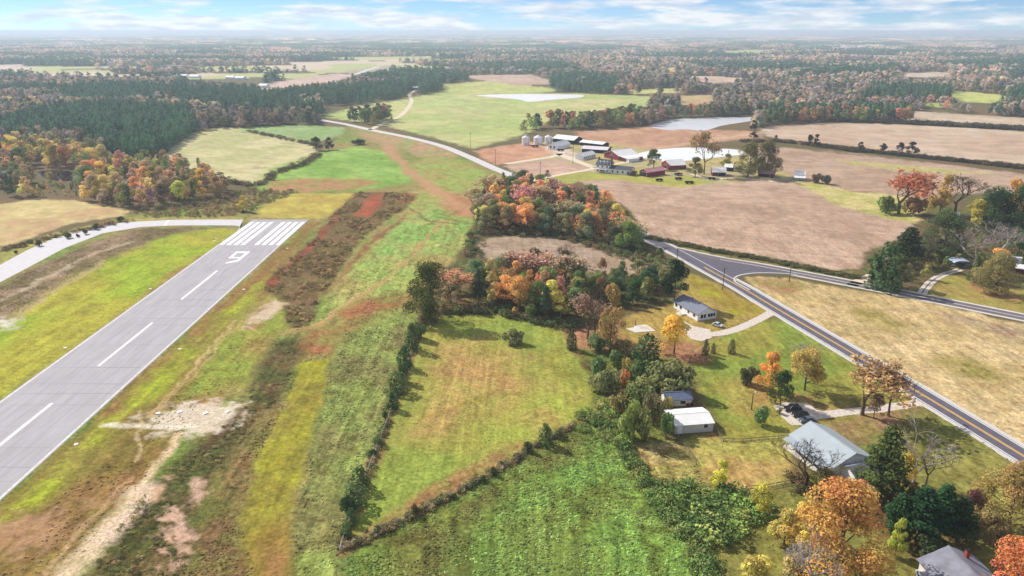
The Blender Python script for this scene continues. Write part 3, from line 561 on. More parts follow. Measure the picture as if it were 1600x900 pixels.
def crown_cedar(seed, n, hgt=6., rad=1.75, power=.6):
    g = np.random.default_rng(seed); t = g.random(n)**1.35; a = g.uniform(0, 2*math.pi, n); lump = .45 + .95*np.array([vnoise(np.array([3*math.cos(q)+seed]), np.array([z_*7+3*math.sin(q)]), seed)[0] for q, z_ in zip(a, t)])
    r = rad*np.sin(np.clip(math.pi*(.1+.9*(1-t)**power)*.5, 0, 1.6))*lump*g.uniform(.6, 1, n)**.4
    c = np.stack([r*np.cos(a), r*np.sin(a), hgt*(.03+.97*t)*(.86+.14*lump)], 1); nr = np.stack([np.cos(a), np.sin(a), np.full(n, .5)], 1) + unit(n, g)*.8; nr /= np.linalg.norm(nr, axis=1)[:, None]
    return c, nr, g.random(n)*.5 + .5*(lump-.45)/.95, g.random(n)
def crown_bush(seed, n, hgt=3., rad=2.2, nb=12):
    g = np.random.default_rng(seed); cs = np.c_[g.normal(0, rad*.4, nb), g.normal(0, rad*.4, nb), g.uniform(.25, .7, nb)*hgt]; rs = g.uniform(.28, .5, nb)*rad
    return blobs(cs, rs, n, g, .8, .35)

# full-size prototypes: kind -> list of (trunk mesh, crown mesh, nominal height, nominal width)
KIND = {}
def proto(kind, parts, hh, ww): KIND.setdefault(kind, []).append((parts, hh, ww))
for sd_ in range(5):
    (c, nr, lv, lh), (cs, rs) = crown_leafy(100+sd_, 3700, .5, 1., [.40, .36, .44, .33, .38][sd_], [.06, .12, .03, .1, .06][sd_], 26, .35, 1.0)
    proto('leafy', [('trunk', trunk_mesh('trunk', cs, 12, .22, M_BARK, sd_)), ('crown', leaf_mesh('crown', c, nr, .45, lv, lh, M_LEAF))], 12, 10)
for sd_ in range(3):
    (c, nr, lv, lh), (cs, rs) = crown_leafy(200+sd_, 11000, .4, 1.5, .62, .04, 44, .5, 1.08)
    proto('big', [('trunk', trunk_mesh('trunk', cs, 18, .4, M_BARK, 20+sd_, 22, .5)), ('crown', leaf_mesh('crown', c, nr, .42, lv, lh, M_LEAF))], 18, 17)
for sd_ in range(3):
    (c, nr, lv, lh), (cs, rs) = crown_leafy(300+sd_, 1500, .5, 1.25, .24, .16, 26, .2)
    proto('tall', [('trunk', trunk_mesh('trunk', cs, 15, .2, M_PALEBARK, 30+sd_, 14)), ('crown', leaf_mesh('crown', c, nr, .5, lv, lh, M_LEAF))], 15, 7.4)
for sd_ in range(3):                       # thinly leaved: real branches with leaves round the tips
    bm_, tips = bare_branches(40+sd_, 12., .22, .48, 5, M_BARK); g = np.random.default_rng(sd_); k = g.integers(0, len(tips), 1500); d = unit(1500, g)
    c = tips[k] + d*g.uniform(.1, 1.0, 1500)[:, None]
    proto('sparse', [('branches', bm_), ('crown', leaf_mesh('crown', c, unit(1500, g), .44, g.random(1500), .5*g.random(1500)+.5*g.random(len(tips))[k], M_LEAF))], float(np.percentile(tips[:, 2], 97)), float(np.ptp(tips[:, 0])*.8))
for sd_, m_ in ((60, M_PALEBARK), (61, M_DARKBARK), (62, M_PALEBARK), (63, M_BARK)):
    bm_, tips = bare_branches(sd_, 12., .24, .50, 6 if sd_ < 62 else 5, m_)
    proto({60: 'bare_pale', 61: 'bare_dark', 62: 'bare_pale', 63: 'bare_brown'}[sd_], [('branches', bm_)], float(np.percentile(tips[:, 2], 98)), float(np.ptp(tips[:, 0])*.8))
for sd_ in range(3):
    (c, nr, lv, lh), (cs, rs) = crown_pine(70+sd_, 2600, .5, 16, 3.4, [.3, .22, .4][sd_])
    proto('pine', [('trunk', trunk_mesh('trunk', cs, 20, .22, M_BARK, 50+sd_, 16, .12)), ('crown', leaf_mesh('crown', c, nr, .5, lv, lh, M_LEAF))], 16, 6.6)
for sd_ in range(3):
    c, nr, lv, lh = crown_cedar(80+sd_, 1100, 6, [1.6, 1.9, 1.4][sd_]); tk = MB(); tk.tube((0,0,-.1), (0,0,4.5), .12, .03)
    proto('cedar', [('trunk', tk.mesh('trunk', M_DARKBARK)), ('crown', leaf_mesh('crown', c, nr, .38, lv, lh, M_LEAF))], 6, 3.4)
for sd_ in range(4):
    c, nr, lv, lh = crown_bush(90+sd_, 1100); tk = MB()
    for a in range(5): tk.tube((.1*math.cos(a*1.3), .1*math.sin(a*1.3), -.1), (.8*math.cos(a*1.3), .8*math.sin(a*1.3), 1.7), .06, .02, 4)
    proto('bush', [('stem', tk.mesh('stem', M_BARK)), ('foliage', leaf_mesh('foliage', c, nr, .42, lv, lh, M_LEAF))], 2.9, 4.8)

def dist_of(x, y): return slant(x, y)
NTREE = [0]
def plant(kind, x, y, hh, ww, color, label, name='tree', cat='tree', group=None, var=None, rz=None, huev=.35):
    P = KIND[kind]; parts, h0, w0 = P[(NTREE[0] if var is None else var) % len(P)]; NTREE[0] += 1
    e = empty(name, label, cat, (x, y, 0), random.uniform(0, 6.28) if rz is None else rz, group)
    for nm, me in parts:
        o = link(nm, me, e); o.scale = (ww/w0, ww/w0, hh/h0); o.color = (*color, huev)
    return e
def pxplant(kind, bx, by, top, wpx, col, label, name='tree', cat='tree', group=None, var=None, boost=1.25):
    x, y = G(bx, by); d = dist_of(x, y); hh = (by - top) * d / F / math.cos(PITCH*.9) * 1.0; ww = wpx * d / F
    if kind == 'big': boost = 1.02
    if kind in ('bush', 'cedar'): boost *= 1.35
    return plant(kind, x, y, hh, ww, S(*col, boost), label, name, cat, group, var, huev=1.0 if 'huge' in label or 'fiery' in label else .4)
# placed one by one: kind, base x, base y, top y, width, colour, label
TREES = [
 ('big',1312,890,738,175,(212,148,60),'huge orange and yellow maple in the foreground, largest crown in view','maple_tree','tree'),
 ('leafy',1255,862,778,80,(202,164,62),'golden yellow tree hugging the left side of the huge orange maple','maple_tree','tree'),
 ('big',1578,960,825,125,(228,112,56),'fiery red-orange tree at the bottom right corner','maple_tree','tree'),
 ('big',1572,828,715,120,(180,146,76),'broad golden-brown tree at the right edge above the fiery one','oak_tree','tree'),
 ('pine',1374,782,655,78,(84,94,44),'tall olive-green pine beside the pale metal roof','pine_tree','tree'),
 ('bare_pale',1426,762,652,92,(0,0,0),'pale leafless tree standing right of the tall olive pine','bare_tree','tree'),
 ('leafy',1412,768,702,34,(196,162,52),'slim yellow tree at the foot of the pale leafless tree','young_tree','tree'),
 ('pine',1400,842,762,58,(52,80,42),'dark green pine, leftmost of the cluster above the lowest house','pine_tree','tree'),
 ('pine',1432,852,752,66,(46,76,42),'dark green pine, second from left above the lowest house','pine_tree','tree'),
 ('pine',1464,844,748,62,(48,82,44),'dark green pine, third from left above the lowest house','pine_tree','tree'),
 ('pine',1494,850,768,56,(56,78,44),'dark green pine, rightmost of the cluster above the lowest house','pine_tree','tree'),
 ('bush',1450,868,826,70,(76,84,46),'dark olive bush under the pine cluster','bush','bush'),
 ('leafy',1512,826,754,36,(126,76,70),'purplish-brown shrubby tree between the pines and the golden-brown tree','young_tree','tree'),
 ('leafy',1398,868,800,36,(176,176,52),'small lime-yellow tree with a thin trunk in front of the pines','young_tree','tree'),
 ('bare_dark',1258,764,690,66,(0,0,0),'dark leafless tree in front of the pale metal-roofed house','bare_tree','tree'),
 ('leafy',1284,772,728,58,(128,124,54),'olive-green small tree at the near wall of the metal-roofed house','young_tree','tree'),
 ('bare_pale',1268,925,828,96,(0,0,0),'grey leafless tree in front of the huge orange maple','bare_tree','tree'),
 ('bush',1180,915,866,62,(168,148,60),'yellow-olive bush cut by the bottom edge of the picture','bush','bush'),
 ('leafy',1124,766,710,42,(196,184,54),'small yellow-topped tree in the dry yard','young_tree','tree'),
 ('leafy',1188,806,746,44,(190,176,58),'small yellow tree at the end of the vine thicket','young_tree','tree'),
 ('leafy',1053,552,490,64,(236,172,38),'brilliant yellow tree by the white ranch house','maple_tree','tree'),
 ('leafy',953,548,440,50,(172,134,76),'tall narrow tan-orange tree left of the concrete slab','tall_tree','tree'),
 ('bare_brown',928,540,452,66,(0,0,0),'tall leafless pinkish-brown tree beside the tan-orange one','bare_tree','tree'),
 ('tall',938,470,398,26,(150,110,70),'thin pale-stemmed tree at the woodlot edge','tall_tree','tree'),
 ('leafy',1053,476,402,50,(46,66,38),'big dark evergreen at the corner of the white ranch house','evergreen_tree','tree'),
 ('cedar',1011,568,523,40,(66,88,46),'dark green cedar left of the brilliant yellow tree','cedar_tree','tree'),
 ('leafy',1202,612,546,48,(226,148,44),'bright orange tree in the middle of the lawn','maple_tree','tree'),
 ('leafy',1219,632,574,42,(60,82,42),'dark green tree in front of the bright orange lawn tree','evergreen_tree','tree'),
 ('bush',1167,602,570,30,(84,86,54),'dark bush left of the bright orange lawn tree','bush','bush'),
 ('leafy',1257,610,536,66,(180,150,72),'thinly leaved yellow-olive tree right of the bright orange lawn tree','oak_tree','tree'),
 ('sparse',1347,648,572,74,(176,134,86),'thin orange-brown tree beside the gravel driveway','oak_tree','tree'),
 ('bare_brown',1388,650,568,76,(0,0,0),'leafless brown tree over the driveway mouth','bare_tree','tree'),
 ('cedar',1102,554,530,12,(92,92,58),'small slim cedar nearest the gravel turning area','cedar_tree','tree'),
 ('cedar',1114,552,536,9,(96,96,60),'tiny cedar just right of the slim one by the turning area','cedar_tree','tree'),
 ('cedar',1143,552,530,11,(88,88,54),'small lone cedar on the lawn below the driveway','cedar_tree','tree'),
 ('cedar',893,546,514,18,(70,78,44),'small dark cedar at the meadow edge','cedar_tree','tree'),
 ('bush',806,536,514,34,(104,104,62),'lone grey-green bush in the open meadow','bush','bush'),
 ('bush',1188,662,632,30,(100,120,60),'green bush under the yard lamp','bush','bush'),
 ('big',672,500,404,84,(102,106,42),'large olive-green oak at the left tip of the woodlot','oak_tree','tree'),
 ('cedar',1380,452,384,48,(64,84,46),'dark cedar by the sandy field entrance','cedar_tree','tree'),
 ('leafy',1362,446,396,34,(82,98,52),'green tree left of the dark cedar at the field entrance','oak_tree','tree'),
 ('leafy',1402,448,398,44,(104,104,58),'olive tree right of the dark cedar at the field entrance','oak_tree','tree'),
 ('pine',1414,414,356,56,(58,70,38),'dark rounded pine at the tilled field corner','pine_tree','tree'),
 ('big',1470,402,326,84,(98,112,62),'big grey-green oak in front of the carport woods','oak_tree','tree'),
 ('bare_brown',1446,420,366,40,(0,0,0),'greyish leafless tree below the big grey-green oak','bare_tree','tree'),
 ('sparse',1404,334,276,60,(176,92,60),'rusty red tree beside the old bare foundation','maple_tree','tree'),
 ('bush',1384,334,308,36,(100,116,48),'round green bush left of the rusty red tree','bush','bush'),
 ('bush',1425,334,306,40,(132,98,64),'brownish bush right of the rusty red tree','bush','bush'),
 ('leafy',1468,334,272,42,(188,152,76),'yellow-tan tree near the tilled field, right of the rusty one','oak_tree','tree'),
 ('bare_dark',1492,334,276,52,(0,0,0),'gnarled dark leafless tree right of the yellow-tan one','bare_tree','tree'),
 ('big',1556,460,392,74,(156,140,84),'round tan-olive tree on the roadside lawn','oak_tree','tree'),
 ('leafy',1556,432,388,50,(220,156,62),'orange-topped tree behind the round tan tree','maple_tree','tree'),
 ('cedar',1526,438,396,22,(84,92,50),'dark narrow cedar left of the round tan tree','cedar_tree','tree'),
 ('big',1548,368,292,74,(72,98,52),'deep green tree in the right-edge woods','oak_tree','tree'),
 ('big',1592,372,286,72,(78,100,54),'deep green tree at the very right edge of the woods','oak_tree','tree'),
 ('leafy',1520,366,312,44,(178,160,60),'yellow-green tree at the left of the right-edge woods','oak_tree','tree'),
 ('leafy',1574,352,280,40,(212,150,66),'orange tree peeking over the right-edge woods','maple_tree','tree'),
 ('bare_pale',1522,416,352,80,(0,0,0),'grey leafless thicket tree behind the carport','bare_tree','tree'),
 ('bare_pale',1558,408,350,80,(0,0,0),'grey leafless tree left of the white buildings','bare_tree','tree'),
 ('leafy',1590,402,360,50,(74,104,52),'green tree above the white buildings at the right edge','oak_tree','tree'),
 ('leafy',1021,264,234,29,(92,102,46),'round green tree in front of the milky pond','oak_tree','tree'),
 ('leafy',1086,276,246,30,(120,112,52),'olive tree left of the dark red shed','oak_tree','tree'),
 ('sparse',1100,272,213,34,(150,116,70),'tall thin brown tree in front of the milky pond','oak_tree','tree'),
 ('leafy',1135,262,240,26,(148,134,56),'small olive-yellow tree right of the milky pond','oak_tree','tree'),
 ('big',1168,276,222,58,(134,122,66),'big olive-brown farm tree, left of the pair','oak_tree','tree'),
 ('big',1196,274,220,50,(122,108,62),'big olive-brown farm tree, right of the pair','oak_tree','tree'),
 ('leafy',855,279,266,13,(132,104,84),'tiny round brown tree beside the farm lane','young_tree','tree'),
 ('leafy',816,296,266,36,(96,106,52),'green tree at the road end of the woodlot','oak_tree','tree'),
 ('leafy',1178,204,188,17,(58,58,42),'dark lone tree on the pond bank','evergreen_tree','tree'),
 ('leafy',1177,218,206,17,(60,60,42),'dark lone tree in front of the pond bank tree','evergreen_tree','tree'),
 ('leafy',1265,229,211,14,(56,56,40),'dark hedgerow tree, left of the first pair','evergreen_tree','tree'),
 ('leafy',1275,229,210,13,(58,58,42),'dark hedgerow tree, right of the first pair','evergreen_tree','tree'),
 ('leafy',1212,220,211,7,(52,44,34),'tiny dark tree alone in the tilled field','young_tree','tree'),
 ('leafy',1344,236,222,17,(54,58,40),'dark rounded tree at the middle of the hedgerow','evergreen_tree','tree'),
 ('leafy',1379,239,224,14,(56,58,40),'dark pointed tree in the hedgerow','evergreen_tree','tree'),
 ('leafy',1405,242,223,16,(58,56,42),'dark hedgerow tree, left of the second pair','evergreen_tree','tree'),
 ('leafy',1424,243,222,24,(58,56,42),'dark hedgerow tree, right of the second pair','evergreen_tree','tree'),
 ('leafy',494,235,214,20,(72,76,48),'dark tree at the tip of the pale hay field','evergreen_tree','tree'),
 ('leafy',514,234,215,20,(78,80,52),'dark tree right of the hay field tip','evergreen_tree','tree'),
 ('bush',562,226,217,24,(66,58,44),'dark heap of brush on the bare patch','bush','bush'),
 ('bush',1275,286,271,18,(104,84,62),'brownish bush right of the small white-roofed barn','bush','bush'),
 ('bush',1293,288,274,20,(76,80,54),'dark green bush second right of the small white-roofed barn','bush','bush'),
 ('bush',989,274,267,16,(96,74,60),'brown clipped bush beside the white farmhouse','bush','bush'),
 ('leafy',380,330,305,24,(190,166,54),'yellow bushy tree above the taxiway','young_tree','tree'),
 ('leafy',1395,822,796,14,(150,130,70),'thin sapling between the maple and pines','young_tree','tree'),
 ('bush',938,548,520,44,(92,104,58),'dark green bush at the foot of the tall tan-orange tree','bush','bush'),
 ('bush',966,552,530,34,(128,112,66),'olive-brown bush right of the foot of the tall tan-orange tree','bush','bush'),
 ('sparse',918,530,470,44,(166,128,108),'thin pinkish tree left of the tall leafless one','oak_tree','tree'),
 ('bare_brown',1446,758,700,60,(0,0,0),'leafless brown tree right of the pale leafless tree','bare_tree','tree'),
 ('leafy',1352,800,752,46,(150,124,72),'brownish small tree between the huge maple and the tall pine','young_tree','tree'),
 ('bare_brown',1345,772,720,44,(0,0,0),'leafless brown tree at the right wall of the metal-roofed house','bare_tree','tree'),
 ('leafy',1225,850,790,60,(186,160,74),'pale yellow small tree left of the huge orange maple','young_tree','tree'),
 ('bush',1240,900,862,60,(150,132,78),'tan brush clump at the foot of the grey leafless tree','bush','bush'),
 ('big',1598,770,716,70,(190,150,70),'golden tree cut by the right edge below the road','oak_tree','tree'),
 ('leafy',1540,850,790,60,(142,120,70),'olive-brown tree between the pines and the fiery corner tree','young_tree','tree'),
 ('leafy',1365,652,612,36,(150,118,86),'brownish low tree between the two driveway trees','young_tree','tree'),
 ('bare_pale',1258,596,536,56,(0,0,0),'greyish leafless tree behind the yellow-olive lawn tree','bare_tree','tree'),
 ('leafy',1338,796,744,40,(206,140,96),'salmon-pink tree on the upper right flank of the huge maple','maple_tree','tree'),
 ('bush',1300,778,752,40,(140,124,66),'olive hedge bush along the near wall of the metal-roofed house','bush','bush'),
]
# fence-line cedars and bushes: base x, y, top, width
for k, (bx, by, tp, wd) in enumerate([(644,546,506,24),(648,530,500,20),(634,574,540,22),(628,596,566,24),(620,612,580,24),(612,640,612,18),(605,655,640,12),(590,695,678,12),(584,712,700,11),(562,762,726,30),(556,788,752,28),(547,802,770,24),(550,818,792,18),(543,838,812,20)]):
    ordn = ['topmost','second','third','fourth','fifth','sixth','seventh','eighth','ninth','tenth','eleventh','twelfth','thirteenth','lowest'][k]
    TREES.append((['cedar','bush','cedar','bush','cedar'][k % 5], bx + [0,2,-2,1][k % 4], by, tp, wd*[1,1.3,1.15][k % 3], [(74,92,48),(92,104,56),(66,86,44)][k % 3], 'dark cedar in the left fence line, ' + ordn + ' counting downward', 'cedar_tree', 'tree'))
for k, (bx, by, tp, wd, c) in enumerate([(588,832,816,14,(96,104,60)),(649,806,784,15,(92,84,50)),(709,778,766,10,(80,90,50)),(755,752,738,9,(78,84,48)),(771,744,724,10,(74,82,46)),(827,706,684,14,(84,94,50)),(853,696,656,22,(96,104,54)),(872,684,664,16,(120,112,66))]):
    ordn = ['first','second','third','fourth','fifth','sixth','seventh','eighth'][k]
    TREES.append(('bush' if k != 6 else 'cedar', bx, by, tp+4, wd*1.2, c, 'small bush on the lower wire fence, ' + ordn + ' from the corner post', 'cedar_tree', 'tree'))
for k, bx in enumerate([(26,396),(62,384),(108,372),(121,370),(134,366),(150,358),(172,350),(188,346)]):
    ordn = ['first','second','third','fourth','fifth','sixth','seventh','eighth'][k]
    TREES.append(('bush', bx[0], bx[1], bx[1]-5-(3 if k % 3 else 0), 7 + 3*(k % 3), (74, 78, 46), 'small dark shrub beside the taxiway bend, ' + ordn + ' from the left', 'shrub', 'shrub'))
# thicket behind the sheds
for k, (bx, by, tp, wd, c, lb) in enumerate([(937,592,556,40,(92,112,60),'grey-green bush at the left end of the thicket'),(950,612,574,52,(122,122,72),'broad grey-green bush at the meadow side of the thicket'),(962,574,546,36,(96,110,56),'green bush at the top left of the thicket'),
    (978,590,556,22,(150,132,60),'yellowish narrow bush in the thicket'),(975,602,576,20,(208,110,66),'small red-orange bush in the thicket'),(1000,598,560,44,(88,104,54),'dark green bush in the middle of the thicket'),(1028,606,560,62,(126,128,74),'large grey-green bush right of the thicket middle'),
    (1058,614,562,66,(112,112,64),'large dark bush at the right end of the thicket'),(1010,634,588,60,(116,116,62),'wide green bush above the small shed'),(985,640,598,44,(110,118,60),'green bush left of the small shed'),(970,646,610,36,(140,124,70),'tan bush left of the sheds'),
    (985,686,622,42,(128,134,60),'tall yellow-green bush left of the white metal shed'),(1008,690,634,38,(120,118,60),'olive bush against the white metal shed'),(1022,664,610,34,(122,112,76),'brownish bush behind the white metal shed'),(1040,682,638,28,(104,124,60),'green bush at the front corner of the white metal shed'),
    (1045,645,620,24,(150,136,76),'pale tan bush beside the small shed'),(1062,606,590,24,(140,128,74),'small tan bush behind the small shed'),(1218,646,636,10,(120,110,60),'tiny bush beside the gravel parking pad')]):
    TREES.append(('bush', bx, by, tp, wd, c, lb, 'bush', 'bush'))
for t in TREES:
    pxplant(t[0], *t[1:5], t[5], t[6], t[7], t[8])

# ------------------------------------------------------------------ woods: points sampled in traced areas
def poisson(poly_px, gap, seed, jitter=.45):
    P = np.array(GP(poly_px)); g = np.random.default_rng(seed); x0, y0 = P.min(0); x1, y1 = P.max(0)
    gx, gy = np.meshgrid(np.arange(x0, x1, gap), np.arange(y0, y1, gap)); p = np.c_[gx.ravel(), gy.ravel()] + g.uniform(-jitter, jitter, (gx.size, 2))*gap
    return p[inside(p[:, 0], p[:, 1], P)]
ORANGE, RUST, TAN, OLIVE, GREEN, DGREEN, YELL, BARE, PINK = (200,138,84), (168,116,84), (172,142,100), (132,128,74), (108,116,66), (72,86,56), (196,170,84), (150,132,118), (168,134,108)
WOODS = [ # polygon, spacing, height range, palette [(kind, colour, weight, words)], place words
 ([(748,362),(742,330),(772,302),(820,298),(870,312),(930,322),(958,338),(985,366),(1006,388),(985,396),(930,384),(880,370),(800,365)], 5.8, (6, 16), [('leafy',ORANGE,.13,'orange'),('tall',ORANGE,.10,'slim orange'),('leafy',OLIVE,.26,'olive-green'),('leafy',GREEN,.17,'green'),('tall',RUST,.06,'slim rust-coloured'),('leafy',YELL,.05,'yellow'),('sparse',PINK,.12,'thin pinkish'),('bare_brown',BARE,.06,'leafless brown'),('pine',DGREEN,.05,'dark green')], 'in the upper woodlot beside the road'),
 ([(690,490),(700,455),(735,442),(800,436),(870,430),(915,440),(915,500),(860,506),(790,490),(735,478)], 5.8, (6, 16), [('leafy',ORANGE,.09,'orange'),('tall',ORANGE,.06,'slim orange'),('leafy',OLIVE,.28,'olive-green'),('leafy',GREEN,.22,'green'),('tall',TAN,.10,'slim tan'),('leafy',YELL,.04,'yellow'),('sparse',PINK,.07,'thin pinkish'),('bare_brown',BARE,.06,'leafless brown'),('pine',DGREEN,.08,'dark green')], 'in the lower woodlot above the meadow'),
 ([(915,445),(960,428),(1010,432),(1045,440),(1046,462),(1000,476),(955,480)], 5.6, (5, 10), [('leafy',OLIVE,.4,'olive-green'),('leafy',GREEN,.4,'green'),('leafy',DGREEN,.2,'dark green')], 'between ploughed plot and ranch house'),
 ([(1000,384),(1046,408),(1052,432),(1030,424),(990,402)], 6, (3, 6), [('bush',OLIVE,.6,'olive'),('bush',GREEN,.4,'green')], 'on the road bank above the small ploughed plot'),
 ([(1350,442),(1365,415),(1420,385),(1500,370),(1560,372),(1500,420),(1440,440),(1400,448)], 9, (4, 9), [('leafy',GREEN,.35,'green'),('leafy',OLIVE,.35,'olive-green'),('bare_brown',BARE,.3,'leafless brown')], 'in the woods around the carport'),
 ([(0,306),(-30,250),(40,262),(58,284),(110,288),(140,276),(170,258),(250,252),(320,283),(362,296),(350,306),(300,318),(215,329),(150,318),(80,308),(40,310)], 9.2, (8, 15), [('leafy',ORANGE,.05,'orange'),('leafy',OLIVE,.36,'olive-green'),('leafy',TAN,.2,'tan'),('leafy',PINK,.10,'pinkish'),('leafy',YELL,.09,'yellow'),('pine',DGREEN,.12,'dark green'),('bare_brown',BARE,.08,'leafless brown')], 'in the left woods above the dry field'),
 ([(0,262),(10,236),(60,228),(140,244),(170,256),(140,268),(60,262)], 10, (12, 18), [('leafy',YELL,.3,'yellow-green'),('leafy',OLIVE,.5,'olive-green'),('leafy',RUST,.1,'rust-coloured'),('leafy',TAN,.1,'tan')], 'behind the small dark pond'),
 ([(548,190),(565,188),(612,184),(612,190),(582,197)], 9, (14, 20), [('leafy',GREEN,.3,'green'),('leafy',DGREEN,.5,'dark green'),('leafy',RUST,.2,'rust-coloured')], 'in the round clump beside the dirt lane'),
 ([(818,208),(850,200),(900,204),(1000,196),(1010,188),(1000,184),(900,196),(826,200)], 9, (12, 20), [('leafy',GREEN,.35,'green'),('leafy',DGREEN,.3,'dark green'),('leafy',RUST,.15,'rust-coloured'),('leafy',OLIVE,.2,'olive-green')], 'in the tree line behind the grain bins'),
 ([(1000,196),(1010,186),(1170,176),(1185,180),(1060,186)], 11, (12, 18), [('leafy',OLIVE,.4,'olive-green'),('leafy',GREEN,.35,'green'),('leafy',RUST,.25,'rust-coloured')], 'on the far bank of the grey pond'),
 ([(1185,196),(1190,184),(1420,186),(1425,193),(1300,191)], 10, (12, 19), [('leafy',OLIVE,.35,'olive-green'),('leafy',RUST,.35,'rust-coloured'),('leafy',GREEN,.2,'green'),('leafy',TAN,.1,'tan')], 'behind the wide pale tilled field'),
]
cand = []                                    # x, y, h, w, kind, colour, label words, group
for wi, (poly, gap, hr, pal, place) in enumerate(WOODS):
    g = np.random.default_rng(500+wi); wt = np.array([p[2] for p in pal]); wt = wt/wt.sum()
    for x, y in poisson(poly, gap, 900+wi):
        pu, pv_ = topix(x, y); pu2, pv2 = topix(x, y, 12.)
        if 56 < pu < 128 and 262 < pv_ < 285: continue
        k = g.choice(len(pal), p=wt); kd, c, _, wd = pal[k]; hh = g.uniform(*hr)
        if 56 < pu < 128 and 262 < pv2 < 284: hh = g.uniform(3.5, 6)
        if kd == 'pine': hh *= 1.1; ww = hh*.36
        elif kd == 'tall': hh *= 1.15; ww = hh*.42
        elif kd == 'bush': ww = hh*1.25
        else: ww = hh*g.uniform(.78, 1.08)
        c = tuple(max(20, min(240, v + g.normal(0, 8))) for v in c); cand.append((x, y, hh, ww, kd, c, f'{wd} ' + ('bush ' if kd == 'bush' else 'tree ') + place, f'trees {place}'))
cand.sort(key=lambda t: -(t[2]*t[3]) / dist_of(t[0], t[1])**2)
n_single = max(0, 300 - sum(1 for t in TREES if t[8] == 'tree'))
single, rest = cand[:n_single], cand[n_single:]
ORD = 'first second third fourth fifth sixth seventh eighth ninth tenth eleventh twelfth thirteenth fourteenth fifteenth sixteenth seventeenth eighteenth nineteenth twentieth'.split()
fam = {}
for i, t in enumerate(single): fam.setdefault((t[6], t[7]), []).append(i)
for (lb, gp), ids in fam.items():
    if len(ids) < 2: continue
    ids.sort(key=lambda i: single[i][1]); nrow = 1 if len(ids) < 5 else (2 if len(ids) < 12 else 3); rows = np.array_split(np.array(ids), nrow); rn_ = [['']] and {1: [''], 2: ['front', 'back'], 3: ['front', 'middle', 'back']}[nrow]
    wd, place = lb.split(' tree ' if ' tree ' in lb else ' bush ', 1); kw = 'tree' if ' tree ' in lb else 'bush'
    for rw, ii in zip(rn_, rows):
        for k, i in enumerate(sorted(ii, key=lambda i: topix(single[i][0], single[i][1])[0])):
            t = single[i]; single[i] = t[:6] + ((f'{ORD[k]} {wd} {kw} from the left {place}' if not rw else f'{ORD[k]} {wd} {kw} from left, {rw} row, {place}'), t[7])
for x, y, hh, ww, kd, c, lb, gp in single:
    plant(kd, x, y, hh, ww, S(*c, 1.5), lb, {'pine': 'pine_tree', 'bush': 'bush', 'tall': 'tall_tree', 'bare_brown': 'bare_tree'}.get(kd, 'woodlot_tree'), 'bush' if kd == 'bush' else 'tree', gp)

# ------------------------------------------------------------------ masses: geometry-node scatter of small leaf clouds
def scatter(name, label, cat, pts, scl, cols, protos, seed=0):
    n = len(pts); me = bpy.data.meshes.new(name); me.vertices.add(n); me.vertices.foreach_set('co', np.asarray(pts, np.float32).ravel())
    g = np.random.default_rng(seed + n)
    def att(nm, ty, ar, key): a = me.attributes.new(nm, ty, 'POINT'); a.data.foreach_set(key, np.asarray(ar).ravel())
    att('scl', 'FLOAT_VECTOR', np.asarray(scl, np.float32), 'vector'); att('tint', 'FLOAT_COLOR', np.c_[cols, np.ones(n)].astype(np.float32), 'color')
    att('rz', 'FLOAT_VECTOR', np.c_[np.zeros(n), np.zeros(n), g.uniform(0, 6.283, n)].astype(np.float32), 'vector'); att('pick', 'INT', g.integers(0, len(protos), n).astype(np.int32), 'value')
    o = link(name, me); tag(o, label, cat, kind='stuff')
    cl_ = bpy.data.collections.new(name + '_forms')
    for p in protos: cl_.objects.link(bpy.data.objects.new(name + '_form', p))
    gt = bpy.data.node_groups.new(name, 'GeometryNodeTree'); gt.interface.new_socket('Geometry', in_out='INPUT', socket_type='NodeSocketGeometry'); gt.interface.new_socket('Geometry', in_out='OUTPUT', socket_type='NodeSocketGeometry')
    gi, go = N(gt, 'NodeGroupInput'), N(gt, 'NodeGroupOutput'); ip = N(gt, 'GeometryNodeInstanceOnPoints'); ci = N(gt, 'GeometryNodeCollectionInfo')
    ci.inputs['Collection'].default_value = cl_; ci.inputs['Separate Children'].default_value = True; ci.inputs['Reset Children'].default_value = True
    def na(nm, ty): x = N(gt, 'GeometryNodeInputNamedAttribute'); x.data_type = ty; x.inputs['Name'].default_value = nm; return x.outputs['Attribute']
    L(gt, gi.outputs[0], ip.inputs['Points']); L(gt, ci.outputs[0], ip.inputs['Instance']); ip.inputs['Pick Instance'].default_value = True
    L(gt, na('pick', 'INT'), ip.inputs['Instance Index']); L(gt, na('scl', 'FLOAT_VECTOR'), ip.inputs['Scale'])
    er = N(gt, 'FunctionNodeEulerToRotation'); L(gt, na('rz', 'FLOAT_VECTOR'), er.inputs[0]); L(gt, er.outputs[0], ip.inputs['Rotation'])
    L(gt, ip.outputs[0], go.inputs[0]); md = o.modifiers.new('scatter', 'NODES'); md.node_group = gt
    return o
def small(fn, n, size, *a, **k):
    r = fn(*a, **k); c, nr, lv, lh = r[0] if isinstance(r[0], tuple) else r
    return leaf_mesh('leaf_mass', c, nr, size, lv, lh, M_LEAFI)
MID_L = [small(crown_leafy, 0, 1.25, 600+i, 330, 1, 1., .4, .12, 20) for i in range(4)]          # 12 m x ~10 m
MID_P = [small(crown_pine, 0, 1.1, 620+i, 300, 1, 16, 2.8, .15) for i in range(3)]               # 16 m x 6 m
FAR_L = [small(crown_leafy, 0, 2.3, 640+i, 90, 1, 1., .42, .08, 12) for i in range(4)]
FAR_P = [small(crown_pine, 0, 2.0, 660+i, 80, 1, 16, 3.0, .12) for i in range(2)]
